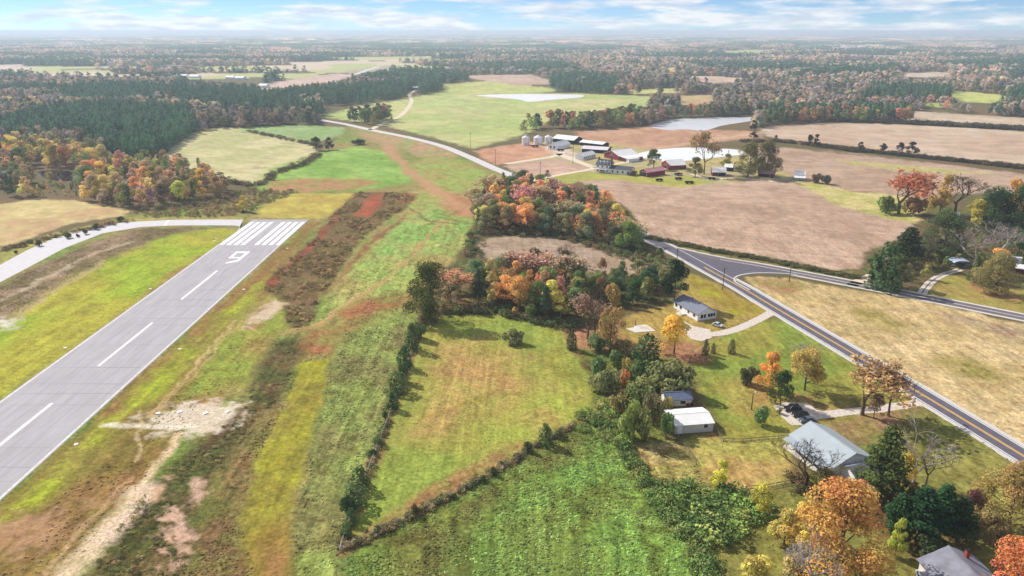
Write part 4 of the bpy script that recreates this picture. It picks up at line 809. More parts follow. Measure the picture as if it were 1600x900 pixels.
BRUSH = [small(crown_bush, 0, .55, 680+i, 150, 3, 2.2, 8) for i in range(4)]                      # 3 m x 4.8 m
def patch_mesh(seed, size, ntree, leaves, ls):
    g = np.random.default_rng(seed); C, NR, LV, LH = [], [], [], []
    for i in range(ntree):
        p = np.array([g.uniform(-.5, .5)*size, g.uniform(-.5, .5)*size, 0]); hh = g.uniform(11, 19); (c, nr, lv, lh), _ = crown_leafy(seed*100+i, leaves, 1, 1., .42, .1, 9)
        C.append(c*np.array([hh/12*1.25, hh/12*1.25, hh/12]) + p); NR.append(nr); LV.append(lv*.5+.5*g.random()); LH.append(lh*.4+.6*g.random())
    return leaf_mesh('leaf_mass', np.concatenate(C), np.concatenate(NR), ls, np.concatenate(LV), np.concatenate(LH), M_LEAFI)
PATCH = [patch_mesh(700+i, 110, 70, 16, 5.) for i in range(4)]

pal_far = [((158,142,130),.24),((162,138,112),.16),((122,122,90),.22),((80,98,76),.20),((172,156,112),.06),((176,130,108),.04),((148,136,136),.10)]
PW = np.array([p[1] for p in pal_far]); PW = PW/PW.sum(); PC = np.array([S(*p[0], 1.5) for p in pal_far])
PINES = [[(0,206),(60,184),(150,174),(288,180),(306,196),(300,212),(255,240),(200,246),(120,228),(0,222)], [(90,160),(120,144),(230,140),(262,152),(240,166),(110,168)], [(262,148),(300,128),(410,120),(500,108),(480,118),(330,140)],
         [(560,112),(700,104),(880,104),(870,112),(700,114)], [(905,150),(920,132),(965,134),(962,152)], [(1210,128),(1300,112),(1420,108),(1380,122)], [(1060,104),(1200,100),(1260,108),(1100,112)], [(1555,122),(1640,112),(1640,130)], [(800,138),(850,138),(848,144),(804,143)]]
PINES_W = [GP(p) for p in PINES]
FP = [np.array(f[1]) for f in FIELDS]
PONDS = [np.array([(1005,200),(1050,184),(1180,181),(1178,192),(1100,207)]), np.array([(740,160),(742,145),(910,145),(908,158)]), np.array([(54,284),(56,264),(128,264),(132,284)])]
OPEN = [np.array(p) for p in ([(636,205),(630,180),(634,150),(648,136),(656,140),(650,182),(604,206)], [(495,192),(500,182),(600,198),(700,226),(690,236)], [(264,124),(300,116),(330,117),(420,126),(410,134),(330,126)], [(400,135),(450,128),(540,118),(610,102),(600,100),(500,116)])]
def free(u, v, x, y, hh, probe=(0, .5, .95)):
    ok = np.ones(len(u), bool)
    for fr in probe:
        uu, vv = topix(x, y, hh*fr)
        for P in FP + PONDS + OPEN:
            q = (uu > P[:,0].min()) & (uu < P[:,0].max()) & (vv > P[:,1].min()) & (vv < P[:,1].max())
            if q.any(): ii = np.nonzero(q)[0]; ok[ii[inside(uu[ii], vv[ii], P)]] = False
    return ok
def belt(y0, y1, gap, seed):
    g = np.random.default_rng(seed); n = int((y1**2 - y0**2)*.84 / gap**2); y = np.sqrt(g.uniform(y0**2, y1**2, n)); a = g.uniform(-.86, .86, n); return a*y, y
def zone(x, y, sd):                           # pine or hardwood, and its colour, lightened with distance as painted haze
    g = np.random.default_rng(sd); n = len(x); lum = fbm(x/340, y/200, 77, 4); pine = lum > .55
    for P in PINES_W: pine |= inside(x, y, P)
    k = g.choice(len(PW), n, p=PW); col = PC[k] * g.uniform(.7, 1.25, (n, 1)); dr = fbm(x/120, y/120, 88, 3)[:, None]; col = col*(.55+.9*dr)
    far_ = np.clip((np.hypot(x, y) - 900) / 2500, 0, 1)[:, None]; col = col*(1 + .45*far_)  # brighter with distance: haze put into the tree colours
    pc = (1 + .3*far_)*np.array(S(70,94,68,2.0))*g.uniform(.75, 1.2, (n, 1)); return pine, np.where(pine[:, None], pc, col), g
x, y = belt(440, 1500, 8.4, 1); u, v = topix(x, y); hh = np.random.default_rng(3).uniform(11, 19, len(x))
ok = free(u, v, x, y, hh) & (v < 240) & ~((u > 505) & (u < 1000) & (v > 165)) & ~((u > 1000) & (v > 200))
x, y, hh = x[ok], y[ok], hh[ok]; pine, col, g = zone(x, y, 4); z0 = np.zeros(len(x))
wv = hh/12*g.uniform(.8, 1.1, len(x))
q = ~pine; rx_ = np.array([t[0] for t in rest if t[4] != 'pine']); ry_ = np.array([t[1] for t in rest if t[4] != 'pine']); rh_ = np.array([t[2] for t in rest if t[4] != 'pine']); rc_ = np.array([S(*t[5], 1.5) for t in rest if t[4] != 'pine']).reshape(-1, 3)
X = np.r_[x[q], rx_]; Y = np.r_[y[q], ry_]; HH = np.r_[hh[q]/12, rh_/12]; WV = np.r_[wv[q], rh_/12*.95]
scatter('hardwood_forest', 'brown and rust autumn hardwood forest beyond the fields', 'forest', np.c_[X, Y, 0*X], np.c_[WV, WV, HH], np.r_[col[q], rc_], MID_L)
q = pine; rp_ = [t for t in rest if t[4] == 'pine']
X = np.r_[x[q], [t[0] for t in rp_]]; Y = np.r_[y[q], [t[1] for t in rp_]]; HH = np.r_[hh[q]/14, [t[2]/16 for t in rp_]]
pw = np.where(np.arange(len(X)) < q.sum(), 1.25, 1.0)*HH
xp, yp = [], []
for k_, P in enumerate(PINES[:2]):
    pp = poisson(P, 5.0, 40+k_, .3); xp += list(pp[:, 0]); yp += list(pp[:, 1])
xp, yp = np.array(xp), np.array(yp); gp_ = np.random.default_rng(9); hp = gp_.uniform(.78, .95, len(xp)); pcx = np.array(S(72,104,72,2.1))*gp_.uniform(.8, 1.15, (len(xp), 1))
scatter('pine_forest', 'dark green pine plantation and pine stands at left', 'forest', np.c_[np.r_[X, xp], np.r_[Y, yp], np.zeros(len(X)+len(xp))], np.c_[np.r_[pw, hp], np.r_[pw, hp], np.r_[HH, hp]], np.r_[col[q], np.array([S(*t[5], 1.5) for t in rp_]).reshape(-1, 3), pcx], MID_P)
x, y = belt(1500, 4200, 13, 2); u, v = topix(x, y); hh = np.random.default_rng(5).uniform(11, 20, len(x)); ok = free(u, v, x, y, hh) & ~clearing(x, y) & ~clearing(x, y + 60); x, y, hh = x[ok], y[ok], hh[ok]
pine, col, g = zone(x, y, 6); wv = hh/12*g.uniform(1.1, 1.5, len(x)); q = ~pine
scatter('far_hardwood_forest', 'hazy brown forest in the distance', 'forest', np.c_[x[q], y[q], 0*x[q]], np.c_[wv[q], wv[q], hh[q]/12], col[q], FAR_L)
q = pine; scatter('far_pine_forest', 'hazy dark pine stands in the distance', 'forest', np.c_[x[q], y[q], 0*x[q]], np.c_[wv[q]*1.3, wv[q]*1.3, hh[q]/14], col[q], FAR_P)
x, y = belt(4200, 24000, 118, 3); pine, col, g = zone(x/3, y/3, 8); col = col*1.3; hh = g.uniform(.8, 1.3, len(x)); ok = ~clearing(x, y)  # extra lightening paints haze into the horizon trees
x, y, col, hh = x[ok], y[ok], col[ok], hh[ok]
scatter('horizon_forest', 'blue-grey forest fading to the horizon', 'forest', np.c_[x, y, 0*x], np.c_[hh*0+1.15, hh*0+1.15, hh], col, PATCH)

# brush, hedges, vines and grass tufts
def along(line, n, spread, seed):
    P = catmull(GP(line), 8); g = np.random.default_rng(seed); s = np.r_[0, np.cumsum(np.linalg.norm(np.diff(P, axis=0), axis=1))]; t = g.uniform(0, s[-1], n)
    return np.c_[np.interp(t, s, P[:, 0]), np.interp(t, s, P[:, 1])] + g.normal(0, spread, (n, 2))
def brush(name, label, p, size, cols, sd, squash=.8, cat='brush'):
    g = np.random.default_rng(sd); n = len(p); s = size[0] + (size[1]-size[0])*g.random(n)**1.6; s = s/3; k = g.integers(0, len(cols), n); c = np.array([S(*q, 1.8) for q in cols])[k]*g.uniform(.6, 1.3, (n, 1))
    scatter(name, label, cat, np.c_[p, np.zeros(n)], np.c_[s, s, s*squash], c, BRUSH, sd)
bank = FIELDS[[f[0] for f in FIELDS].index('brush_bank')][1]
pb = poisson(bank, 1.7, 1); red = GP([(552,340),(575,303),(602,301),(594,328),(577,342)]); pb = pb[~inside(pb[:, 0], pb[:, 1], red)]; pb = pb[fbm(pb[:,0]/7, pb[:,1]/7, 4, 3) > .50]
brush('embankment_brush', 'low dark brush covering the embankment beside the runway', pb, (.7, 2.0), [(126,104,62),(110,106,58),(132,96,68),(150,122,80),(104,88,54)], 11, .7)
gl = [(130,905),(230,765),(300,695),(380,648),(398,590),(430,536),(478,528),(496,546),(468,562),(425,640),(368,702),(328,762),(308,825),(280,905)]
pg = poisson(gl, 1.25, 2); pg = pg[fbm(pg[:,0]/6, pg[:,1]/6, 14, 3) > .53]
brush('gully_brush', 'dark weedy brush along the eroded gully', pg, (.3, 1.2), [(122,112,58),(96,100,52),(134,112,70),(84,84,46)], 12, .6)
brush('field_edge_hedge', 'dark weedy hedge between the tilled field and the road', np.r_[along([(1012,372),(1060,382),(1112,392),(1180,404),(1240,416),(1300,428),(1340,434)], 420, .9, 5)], (1.2, 2.6), [(88,86,50),(104,94,56),(78,84,48)], 13)
brush('far_hedgerow', 'long dark hedgerow crossing the tilled fields', np.r_[along([(1282,229),(1340,236),(1440,247),(1520,255),(1620,266)], 560, 1.6, 6), along([(1160,222),(1215,222),(1282,229)], 90, 1., 7), along([(1290,230),(1330,236),(1345,238)], 90, 2.2, 17)], (2, 5), [(66,62,44),(74,70,46),(96,80,58)], 14)
brush('back_hedgerow', 'dark hedge along the far edge of the pale tilled field', along([(1420,194),(1500,198),(1600,204),(1660,207)], 360, 3, 8), (3, 8), [(66,66,48),(88,80,56)], 15)
brush('pasture_edge_brush', 'brush lines along the edges of the hay field', np.r_[along([(300,268),(350,282),(400,290),(430,272),(470,258),(500,242)], 260, 2, 9), along([(385,205),(420,212),(470,222),(492,228)], 120, 2, 10)], (1.5, 4), [(84,80,52),(104,88,58)], 16)
brush('wood_edge_brush', 'reddish and olive brush below the left woods', np.r_[poisson([(200,330),(300,318),(365,300),(400,296),(470,300),(420,318),(380,334),(330,340),(230,340)], 3.4, 22), along([(0,392),(60,378),(120,362),(200,345)], 90, 1.6, 23)], (1.2, 3.2), [(112,96,60),(132,92,70),(96,94,54)], 17)
brush('vine_thicket', 'dense green vine tangle below the dry yard', poisson([(1000,772),(1062,760),(1120,768),(1192,776),(1202,800),(1172,832),(1130,858),(1080,846),(1040,812)], 1.5, 24), (1.6, 4.2), [(96,118,50),(110,132,54),(86,106,48),(130,138,62)], 18)
brush('vine_hedge', 'thick green overgrown hedge along the lush pasture', np.r_[along([(905,652),(935,660),(975,700),(1002,745),(1045,800),(1085,860),(1112,915)], 400, 1.0, 25), poisson([(892,668),(905,636),(960,630),(990,690),(960,700)], 2.8, 26)], (1.0, 2.9), [(92,114,50),(112,128,56),(124,124,60),(80,98,46)], 19)
brush('lot_edge_brush', 'undergrowth around the woodlot and small ploughed plot', np.r_[along([(742,400),(738,372),(760,366),(850,366),(930,386),(1000,408),(1040,428)], 240, 2, 27), along([(690,490),(760,486),(830,500),(890,512)], 160, 1.5, 28), along([(665,500),(660,520)], 10, 1, 29)], (1.6, 4), [(96,96,54),(112,92,60),(84,96,52)], 20)
brush('fence_line_weeds', 'low tangled weeds growing along the two wire fences', np.r_[along([(533,858),(562,770),(602,666),(640,560),(657,502)], 230, .45, 34), along([(540,858),(640,808),(782,733),(832,700),(895,666)], 260, .45, 35)], (.5, 2.0), [(112,106,62),(128,104,72),(92,100,54),(140,124,86)], 23)
brush('lower_wood_brush', 'undergrowth beneath the trees around the lower houses', np.r_[along([(1300,770),(1360,790),(1420,775),(1500,800),(1560,845)], 120, 2.5, 30), along([(1240,745),(1262,770),(1300,772)], 40, 1.2, 31), poisson([(1490,800),(1600,800),(1600,850),(1520,860)], 4, 32)], (1, 2.6), [(96,84,54),(112,72,56),(88,92,50)], 21)
brush('carport_wood_brush', 'undergrowth in the woods around the carport', poisson([(1350,442),(1365,415),(1420,385),(1500,340),(1640,330),(1640,400),(1560,410),(1500,412),(1440,440)], 5, 33), (1.4, 4), [(96,92,56),(116,98,76),(82,92,50)], 22)

# ------------------------------------------------------------------ buildings
M_SIDING = mat('white_siding', S(236,238,240), .7, .05, 1.2); M_CREAM = mat('cream_siding', S(222,214,200), .75, .08, 1.2); M_METALW = mat('pale_metal_wall', S(206,206,204), .55, .06, .6, .4)
M_SHING = mat('grey_shingles', S(124,128,142), .9, .16, 2.2, .2, 0, .03); M_SHING2 = mat('weathered_shingles', S(132,132,144), .9, .22, .5, .2); M_DARKROOF = mat('charcoal_roof', S(82,84,96), .85, .15, 2); M_BLUEROOF = mat('slate_blue_roof', S(112,122,146), .8, .12, 1.5)
M_METROOF = mat('pale_green_metal_roof', S(166,176,182), .45, .05, .4, .5); M_WROOF = mat('white_metal_roof', S(238,236,234), .5, .05, .4, .4); M_PINKROOF = mat('faded_red_roof', S(196,148,150), .7, .18, .5); M_RUSTW = mat('rusty_white_roof', S(222,214,214), .6, .1, .4)
M_RED = mat('barn_red', S(136,42,52), .8, .18, .6); M_DRED = mat('dark_red_boards', S(110,40,48), .8, .2, .6); M_DARK = mat('open_bay_shade_and_dark_parts', S(38,34,34), .9, .2, 1); M_BIN = mat('galvanized_bin', S(226,228,234), .4, .05, 1.0, .5, .2)  # M_DARK: shade inside open bays as flat colour, also plain dark parts
M_GLASS = mat('window_glass', S(34,38,48), .08, .2, 1, .6); M_TRIM = mat('white_trim', S(240,240,240), .6, .03); M_BRICK = mat('chimney_brick', S(150,74,62), .9, .25, 4); M_CONC = mat('concrete', S(214,208,198), .9, .12, 1.2)
M_WOOD = mat('weathered_wood', S(132,116,102), .9, .25, 3); M_POLE = mat('creosote_pole', S(92,78,68), .9, .2, 3); M_WIRE = mat('fence_wire', S(150,146,144), .5, .1, 3, .5, .6); M_STEEL = mat('grey_steel', S(150,152,156), .4, .1, 2, .5, .5)
def frame2(O, X):
    a = Vector(G(*O)); b = Vector(G(*X)); d = b - a; return a, d.length, math.atan2(d.y, d.x)
def opening(root, side, Lx, W, p, z, w_, h_, name, m_pane, m_frame, sub='pane'):
    """window or door set proud of a wall; p = position along that wall"""
    def bx(mb, e, o0, o1):
        a0, a1, z0, z1 = p - w_/2 - e, p + w_/2 + e, z - e, z + h_ + e
        if side == 'f': mb.box(a0, a1, -o1, -o0, z0, z1)
        elif side == 'b': mb.box(a0, a1, W+o0, W+o1, z0, z1)
        elif side == 'l': mb.box(-o1, -o0, a0, a1, z0, z1)
        else: mb.box(Lx+o0, Lx+o1, a0, a1, z0, z1)
        return mb
    fo = bx(MB(), .12, -.02, .05).obj(name, m_frame, root); bx(MB(), 0, .0, .075).obj(sub, m_pane, fo); return fo
def shell(root, Lx, W, wh, rh, m_wall, m_roof, ridge='x', over=.45, x0=0., y0=0., th=.16, open_end=None):
    wl = MB()
    if ridge == 'x': wl.prism([(y0,0),(y0+W,0),(y0+W,wh),(y0+W/2,wh+rh),(y0,wh)], (x0, x0+Lx), lambda p, q, t: (t, p, q))
    else: wl.prism([(x0,0),(x0+Lx,0),(x0+Lx,wh),(x0+Lx/2,wh+rh),(x0,wh)], (y0, y0+W), lambda p, q, t: (p, t, q))
    wl.obj('wall', m_wall, root); rf = MB(); half = (W if ridge == 'x' else Lx)/2; sl = rh/half; e = over
    for s in (-1, 1):
        pr = [(s*(half+e), wh - sl*e + .03), (0, wh + rh + .03), (0, wh + rh + .03 + th), (s*(half+e), wh - sl*e + .03 + th)]
        if ridge == 'x': rf.prism(pr, (x0-e, x0+Lx+e), lambda p, q, t: (t, y0+half+p, q))
        else: rf.prism(pr, (y0-e, y0+W+e), lambda p, q, t: (x0+half+p, t, q))
    ro = rf.obj('roof', m_roof, root); cap = MB()
    if ridge == 'x': cap.box(x0-e, x0+Lx+e, y0+half-.14, y0+half+.14, wh+rh+.12, wh+rh+.24)
    else: cap.box(x0+half-.14, x0+half+.14, y0-e, y0+W+e, wh+rh+.12, wh+rh+.24)
    cap.obj('ridge_cap', m_roof, ro); return ro
def building(name, label, O, X, W, wh, rh, m_wall, m_roof, ridge='x', wins=(), doors=(), over=.45, cat='barn', group=None):
    a, Lx, rz = frame2(O, X); r = empty(name, label, cat, (a.x, a.y, 0), rz, group); ro = shell(r, Lx, W, wh, rh, m_wall, m_roof, ridge, over)
    for sd_, f, z, w_, h_ in wins: opening(r, sd_, Lx, W, f*(Lx if sd_ in 'fb' else W), z, w_, h_, 'window', M_GLASS, M_TRIM)
    for sd_, f, w_, h_, m_ in doors: opening(r, sd_, Lx, W, f*(Lx if sd_ in 'fb' else W), .08, w_, h_, 'door', m_, M_TRIM, 'door_panel')
    return r, Lx, ro
# white ranch house
r, Lx, ro = building('ranch_house', 'white ranch house with grey shingle roof beside the road', (1052.6,480.5), (1089.5,502), 8.2, 2.7, 1.9, M_SIDING, M_SHING, 'x',
    [('f',.10,1.1,1.0,1.2),('f',.30,1.1,1.3,1.2),('f',.62,1.2,1.0,1.1),('f',.86,1.1,1.2,1.2),('r',.22,.9,1.1,1.4),('r',.38,.9,.9,1.4),('r',.60,1.0,1.0,1.3),('r',.74,1.0,1.0,1.3),('r',.88,1.0,.9,1.3),('b',.3,1.1,1.3,1.2),('b',.7,1.1,1.3,1.2)], [('f',.45,1.0,2.1,M_TRIM)], cat='house')
MB().box(-.12, Lx+.12, -.12, 8.32, 0, .35).obj('foundation', M_CONC, r); MB().box(Lx*.36, Lx*.55, -2.6, -.13, 0, .4).obj('porch_slab', M_CONC, r); MB().box(Lx*.42, Lx*.49, -3.6, -2.61, 0, .2).obj('step', M_CONC, r)
for q in (.37, .54): MB().box(Lx*q-.05, Lx*q+.05, -2.5, -2.4, .4, 1.4).obj('rail_post', M_TRIM, r)
MB().box(Lx*.36, Lx*.55, -2.48, -2.42, 1.3, 1.4).obj('porch_rail', M_TRIM, r); MB().tube((Lx*.35, 4.4, 4.4), (Lx*.35, 4.4, 5.3), .16).obj('vent_pipe', M_DARK, ro)
# small shed and white metal shed
building('small_shed', 'small cream shed with slate-blue roof behind the white metal shed', (1040,635.5), (1080.3,633.6), 4.4, 2.0, 1.3, M_CREAM, M_BLUEROOF, 'x', [('f',.66,.7,1.5,.9)], [('l',.5,1.0,1.8,M_TRIM)], .25, 'shed')
r, Lx, ro = building('metal_shed', 'long pale metal shed with bright white roof', (1054.5,678.5), (1113.8,674), 8.2, 2.5, .9, M_METALW, M_WROOF, 'x', [('f',.80,1.3,1.1,1.0)], [('f',.12,1.05,2.15,M_TRIM)], .3, 'shed')
rb = MB()
for k in range(14): rb.box(.4 + k*(Lx-.8)/13 - .03, .4 + k*(Lx-.8)/13 + .03, -.045, -.003, .05, 2.55)
rb.obj('wall_ribs', M_METALW, r)
# metal-roofed house
r, Lx, ro = building('metal_roof_house', 'large white house with pale green metal roof near the parked cars', (1234.5,695), (1300,745), 11.5, 2.8, 2.6, M_SIDING, M_METROOF, 'x', [('f',.12,1.0,1.0,1.4),('f',.3,1.0,1.0,1.4),('f',.7,1.0,1.2,1.4),('l',.3,1.0,1.1,1.4),('l',.7,1.0,1.1,1.4),('r',.3,1.0,1.1,1.4)], [('f',.5,1.0,2.1,M_RED)], .5, 'house')
for q in (.08, .3, .5, .72, .92): MB().box(Lx*q-.07, Lx*q+.07, -2.3, -2.16, .3, 2.45).obj('porch_post', M_TRIM, r)
MB().box(0, Lx, -2.4, -.13, 0, .3).obj('porch_floor', M_CONC, r); MB().prism([(-.5,2.5),(-2.7,2.32),(-2.7,2.42),(-.5,2.62)], (0, Lx), lambda p, q, t: (t, p, q)).obj('porch_roof', M_METROOF, r)
MB().prism([(Lx+.62-.62, 0), (Lx+4.2, 0), (Lx+4.2, 2.4), (Lx+2.1, 3.6), (Lx, 2.4)], (2.5, 9.0), lambda p, q, t: (p+.01, t, q)).obj('wing_wall', M_SIDING, r)
for s in (-1, 1): MB().prism([(Lx+2.1, 3.63), (Lx+2.1+s*2.5, 2.2), (Lx+2.1+s*2.5, 2.34), (Lx+2.1, 3.77)], (2.1, 9.4), lambda p, q, t: (p, t, q)).obj('wing_roof', M_METROOF if s < 0 else M_SHING2, r)
# lowest house, cut by the frame
r, Lx, ro = building('grey_roof_house', 'house with weathered grey roof and brick chimney at the bottom edge', (1517,888), (1434,893), 15, 2.7, 2.5, M_CREAM, M_SHING2, 'y', [('f',.3,1.0,1.2,1.3),('f',.7,1.0,1.2,1.3),('r',.2,1.0,1.1,1.3),('r',.5,1.0,1.1,1.3)], (), .5, 'house')
ch = MB().box(Lx*.28-.35, Lx*.28+.35, 1.4, 2.1, 2.5, 5.9).obj('chimney', M_BRICK, r); MB().box(Lx*.28-.42, Lx*.28+.42, 1.33, 2.17, 5.9, 6.05).obj('chimney_cap', M_DARK, ch)
MB().box(Lx+.03, Lx+1.6, 3.2, 11, 0, 2.3).obj('side_room', M_CREAM, r); MB().prism([(Lx-.2, 2.72), (Lx+2.0, 2.32), (Lx+2.0, 2.46), (Lx-.2, 2.86)], (2.9, 11.3), lambda p, q, t: (p, t, q)).obj('side_roof', M_SHING2, r)
# carport
def arch(name, label, O, X, D, wh, rise, m_roof, cat, m_end=None, wins=0):
    a, Lx, rz = frame2(O, X); r = empty(name, label, cat, (a.x, a.y, 0), rz); n = 10; o_ = []; i_ = []
    for k in range(n+1):
        t = math.pi*k/n; o_.append((Lx/2 - math.cos(t)*(Lx/2+.2), wh + math.sin(t)*rise + .1)); i_.append((Lx/2 - math.cos(t)*(Lx/2+.1), wh + math.sin(t)*rise))
    rf = MB()
    for k in range(n): rf.prism([o_[k], o_[k+1], i_[k+1], i_[k]], (-.2, D+.2), lambda p, q, t: (p, t, q))
    rf.obj('roof', m_roof, r)
    if m_end is None:
        for px_ in (0, Lx-.12):
            for py_ in (0, D/2, D-.12): MB().box(px_, px_+.12, py_, py_+.12, 0, wh+.05).obj('post', M_STEEL, r)
        MB().box(0, Lx, D, D+.06, 0, wh).obj('back_panel', M_METALW, r)
    else:
        MB().prism([(0,0),(Lx,0)] + i_[::-1], (0, D), lambda p, q, t: (p, t, q)).obj('wall', m_end, r)
        for k in range(wins): opening(r, 'r', Lx, D, D*(k+.7)/(wins+.4), .8, D/(wins+1)*.6, 1.4, 'window', M_GLASS, M_TRIM)
    return r, Lx
arch('carport', 'arched blue-grey metal carport at the end of the twin-track driveway', (1490,418), (1516,419), 6, 2.0, 1.1, mat('blue_metal_roof', S(172,186,210), .45, .05, .5, .5), 'carport')
r, Lx, _ = building('camper', 'white boxy camper with one dark window at the right edge', (1580,411), (1596,412.5), 2.6, 2.5, .2, M_SIDING, M_WROOF, 'x', [('f',.4,1.1,1.3,.8)], (), .05, 'camper')
for q in (.3, .7): MB().lathe([(0,-.1),(.33,-.1),(.33,.1),(0,.1)], 12).obj('wheel', M_DARK, r).location = (Lx*q, -.04, .33)
building('white_roof_shed', 'dark red shed with white roof at the right edge', (1586,427), (1606,430), 6, 2.4, 1.0, M_DRED, M_WROOF, 'x', (), (), .4, 'shed')
building('hidden_shed', 'small white-roofed shed half hidden by trees near the leafless dark tree', (1484,343), (1498,344), 5, 2.6, 1.2, M_SIDING, M_WROOF, 'x', (), (), .3, 'shed')
# farmstead
for k, (bx, by, tp, wd) in enumerate([(821.5,227.5,212.5,13),(841,226.5,213,15.5),(857,224.8,212,12.5)]):
    x, y = G(bx, by); d = dist_of(x, y); rad = wd*d/F/2*.92; hh = (by-tp)*d/F*.8; e = empty('grain_bin', ['left', 'middle', 'right'][k] + ' white grain bin of the three in a row', 'grain bin', (x, y+rad, 0), 0, 'grain bins in a row')
    MB().lathe([(rad,0)] + [(rad + .05*(q % 2), hh*q/14) for q in range(1, 15)], 28).obj('bin_wall', M_BIN, e); rf = MB().lathe([(rad*1.04,hh-.02),(rad*.12,hh+rad*.5),(rad*.12,hh+rad*.5+.4),(0,hh+rad*.5+.45)], 28).obj('bin_roof', M_BIN, e)
    MB().box(-.5, .5, -rad-.12, -rad+.1, .3, 2.2).obj('door', M_STEEL, e); MB().tube((rad*.75,-rad*.72,0), (rad*.75,-rad*.72,hh), .09, .09).obj('ladder', M_STEEL, e)
building('long_barn', 'long white-roofed barn with open side painted shade-dark, behind the grain bins', (864,222.5), (896,226), 15, 4, 2.6, M_DARK, M_WROOF, 'x', (), (), .8)  # solid wall, its dark colour painting the shade of the open side
building('white_barn', 'white barn with two dark gable windows beside the grain bins', (870,235), (891,229.8), 9, 3.2, 3.0, M_SIDING, M_WROOF, 'x', [('l',.3,1.4,1.6,2.0),('l',.7,1.4,1.6,2.0)], (), .3)
building('open_shed', 'long low white-roofed shed, upper of two behind the red barn', (906,227), (941,231), 11, 3, 1.4, M_DARK, M_WROOF, 'x', (), (), .7, 'shed')
building('open_shed', 'long low white-roofed shed, lower of two behind the red barn', (909,237.5), (948,240), 13, 3, 1.6, M_DARK, M_RUSTW, 'x', (), (), .7, 'shed')
r, Lx, _ = building('hoop_building', 'white low farm building with a row of dark windows', (911,250.5), (931,246), 8, 3, 2.2, M_SIDING, M_WROOF, 'x', [('f',.14+.145*k,1.0,1.1,1.3) for k in range(6)], [('l',.5,2.0,2.4,M_TRIM)], .25)
r, Lx, _ = building('red_barn', 'big red gable barn with white roofs in the farmyard', (944,246), (967,251), 20, 3.6, 3.2, M_RED, M_WROOF, 'y', [('f',.5,4.2,1.2,1.2)], [('f',.5,3.0,3.0,M_DARK)], .6)
MB().box(Lx+.03, Lx+7.5, .5, 19, 0, 2.7).obj('lean_to_wall', M_DRED, r); MB().prism([(Lx-.1,3.5),(Lx+8.1,2.75),(Lx+8.1,2.92),(Lx-.1,3.67)], (.1, 19.4), lambda p, q, t: (p, t, q)).obj('lean_to_roof', M_WROOF, r)
MB().box(Lx+7.54, Lx+11, 1, 12, 0, 2.6).obj('annex_wall', M_SIDING, r); MB().box(Lx+7.56, Lx+11.4, .6, 12.4, 2.6, 2.75).obj('annex_roof', M_WROOF, r)
r, Lx, ro = building('farmhouse', 'white two-storey farmhouse with dark roof and chimneys', (931,269), (951,271), 9, 6, 3.2, M_SIDING, M_DARKROOF, 'x', [('f',.15,1.0,1.0,1.6),('f',.38,1.0,1.0,1.6),('f',.62,1.0,1.0,1.6),('f',.85,1.0,1.0,1.6),('f',.15,3.9,1.0,1.5),('f',.5,3.9,1.0,1.5),('f',.85,3.9,1.0,1.5),('l',.3,3.9,1.0,1.5),('l',.7,3.9,1.0,1.5)], [('f',.5,1.1,2.2,M_DARK)], .5, 'house')
MB().box(-.3, Lx*.94, -2.6, -.1, 2.7, 2.9).obj('porch_roof', M_RUSTW, r)
for q in (.02, .3, .6, .9): MB().box(Lx*q-.1, Lx*q+.1, -2.5, -2.3, 0, 2.7).obj('porch_post', M_TRIM, r)
for q in (.22, .5, .78):
    dm = MB().prism([(Lx*q-.9,6.5),(Lx*q+.9,6.5),(Lx*q+.9,8),(Lx*q,8.8),(Lx*q-.9,8)], (.7, 3.4), lambda p, z_, t: (p, t, z_)).obj('dormer', M_SIDING, r); MB().box(Lx*q-.45, Lx*q+.45, .62, .69, 6.9, 8).obj('dormer_window', M_GLASS, dm)
for q in (.0, .98): MB().box(Lx*q-.1, Lx*q+.9, 4.0, 5.0, 5, 10.8).obj('chimney', M_BRICK, r)
MB().prism([(.6,0),(8.2,0),(8.2,3.8),(4.4,5.6),(.6,3.8)], (Lx+.03, Lx+17), lambda p, q, t: (t, p, q)).obj('rear_wing', M_SIDING, r)
for s in (-1, 1): MB().prism([(4.4,5.63),(4.4+s*4.3,3.6),(4.4+s*4.3,3.76),(4.4,5.8)], (Lx+.05, Lx+17.4), lambda p, q, t: (t, p, q)).obj('wing_roof', M_DARKROOF, r)
for k in range(4): MB().box(Lx+2.2+k*4, Lx+3.4+k*4, .52, .59, 1.0, 2.6).obj('wing_window', M_GLASS, r)
building('machine_shed', 'red machine shed with faded red roof and open end painted shade-dark', (1011,277), (1039,273), 8, 3.4, 1.9, M_RED, M_PINKROOF, 'x', (), [('l',.5,6.4,3.2,M_DARK)], .3, 'shed')  # dark panel paints the shade inside the open gable end
building('red_barn', 'red barn with pale roof in front of the milky pond', (1046,265.5), (1072,264), 13, 3.2, 3.0, M_RED, M_WROOF, 'x', (), [('l',.5,3.6,3.0,M_DARK)], .4)
building('red_shed', 'dark red shed with white roof under the thin brown tree', (1113,275), (1134,275.5), 10, 3, 2.6, M_DRED, M_WROOF, 'x', (), [('f',.7,5,2.4,M_DARK)], .5, 'shed')
building('small_dark_shed', 'small dark shed with white roof right of the milky pond', (1131,267), (1144,268), 7, 3, 1.8, M_DARK, M_WROOF, 'x', (), (), .4, 'shed')
building('long_shed', 'long dark red shed beneath the big farm trees', (1184,276), (1208,278), 7, 3, 1.6, M_DRED, M_PINKROOF, 'x', (), [('f',.4,8,2.3,M_DARK)], .5, 'shed')
r, Lx, _ = building('small_barn', 'small pale barn with white roof and lean-to, alone right of the farm', (1241,281), (1257,282), 8, 3.8, 2, M_METALW, M_WROOF, 'x', (), (), .4)
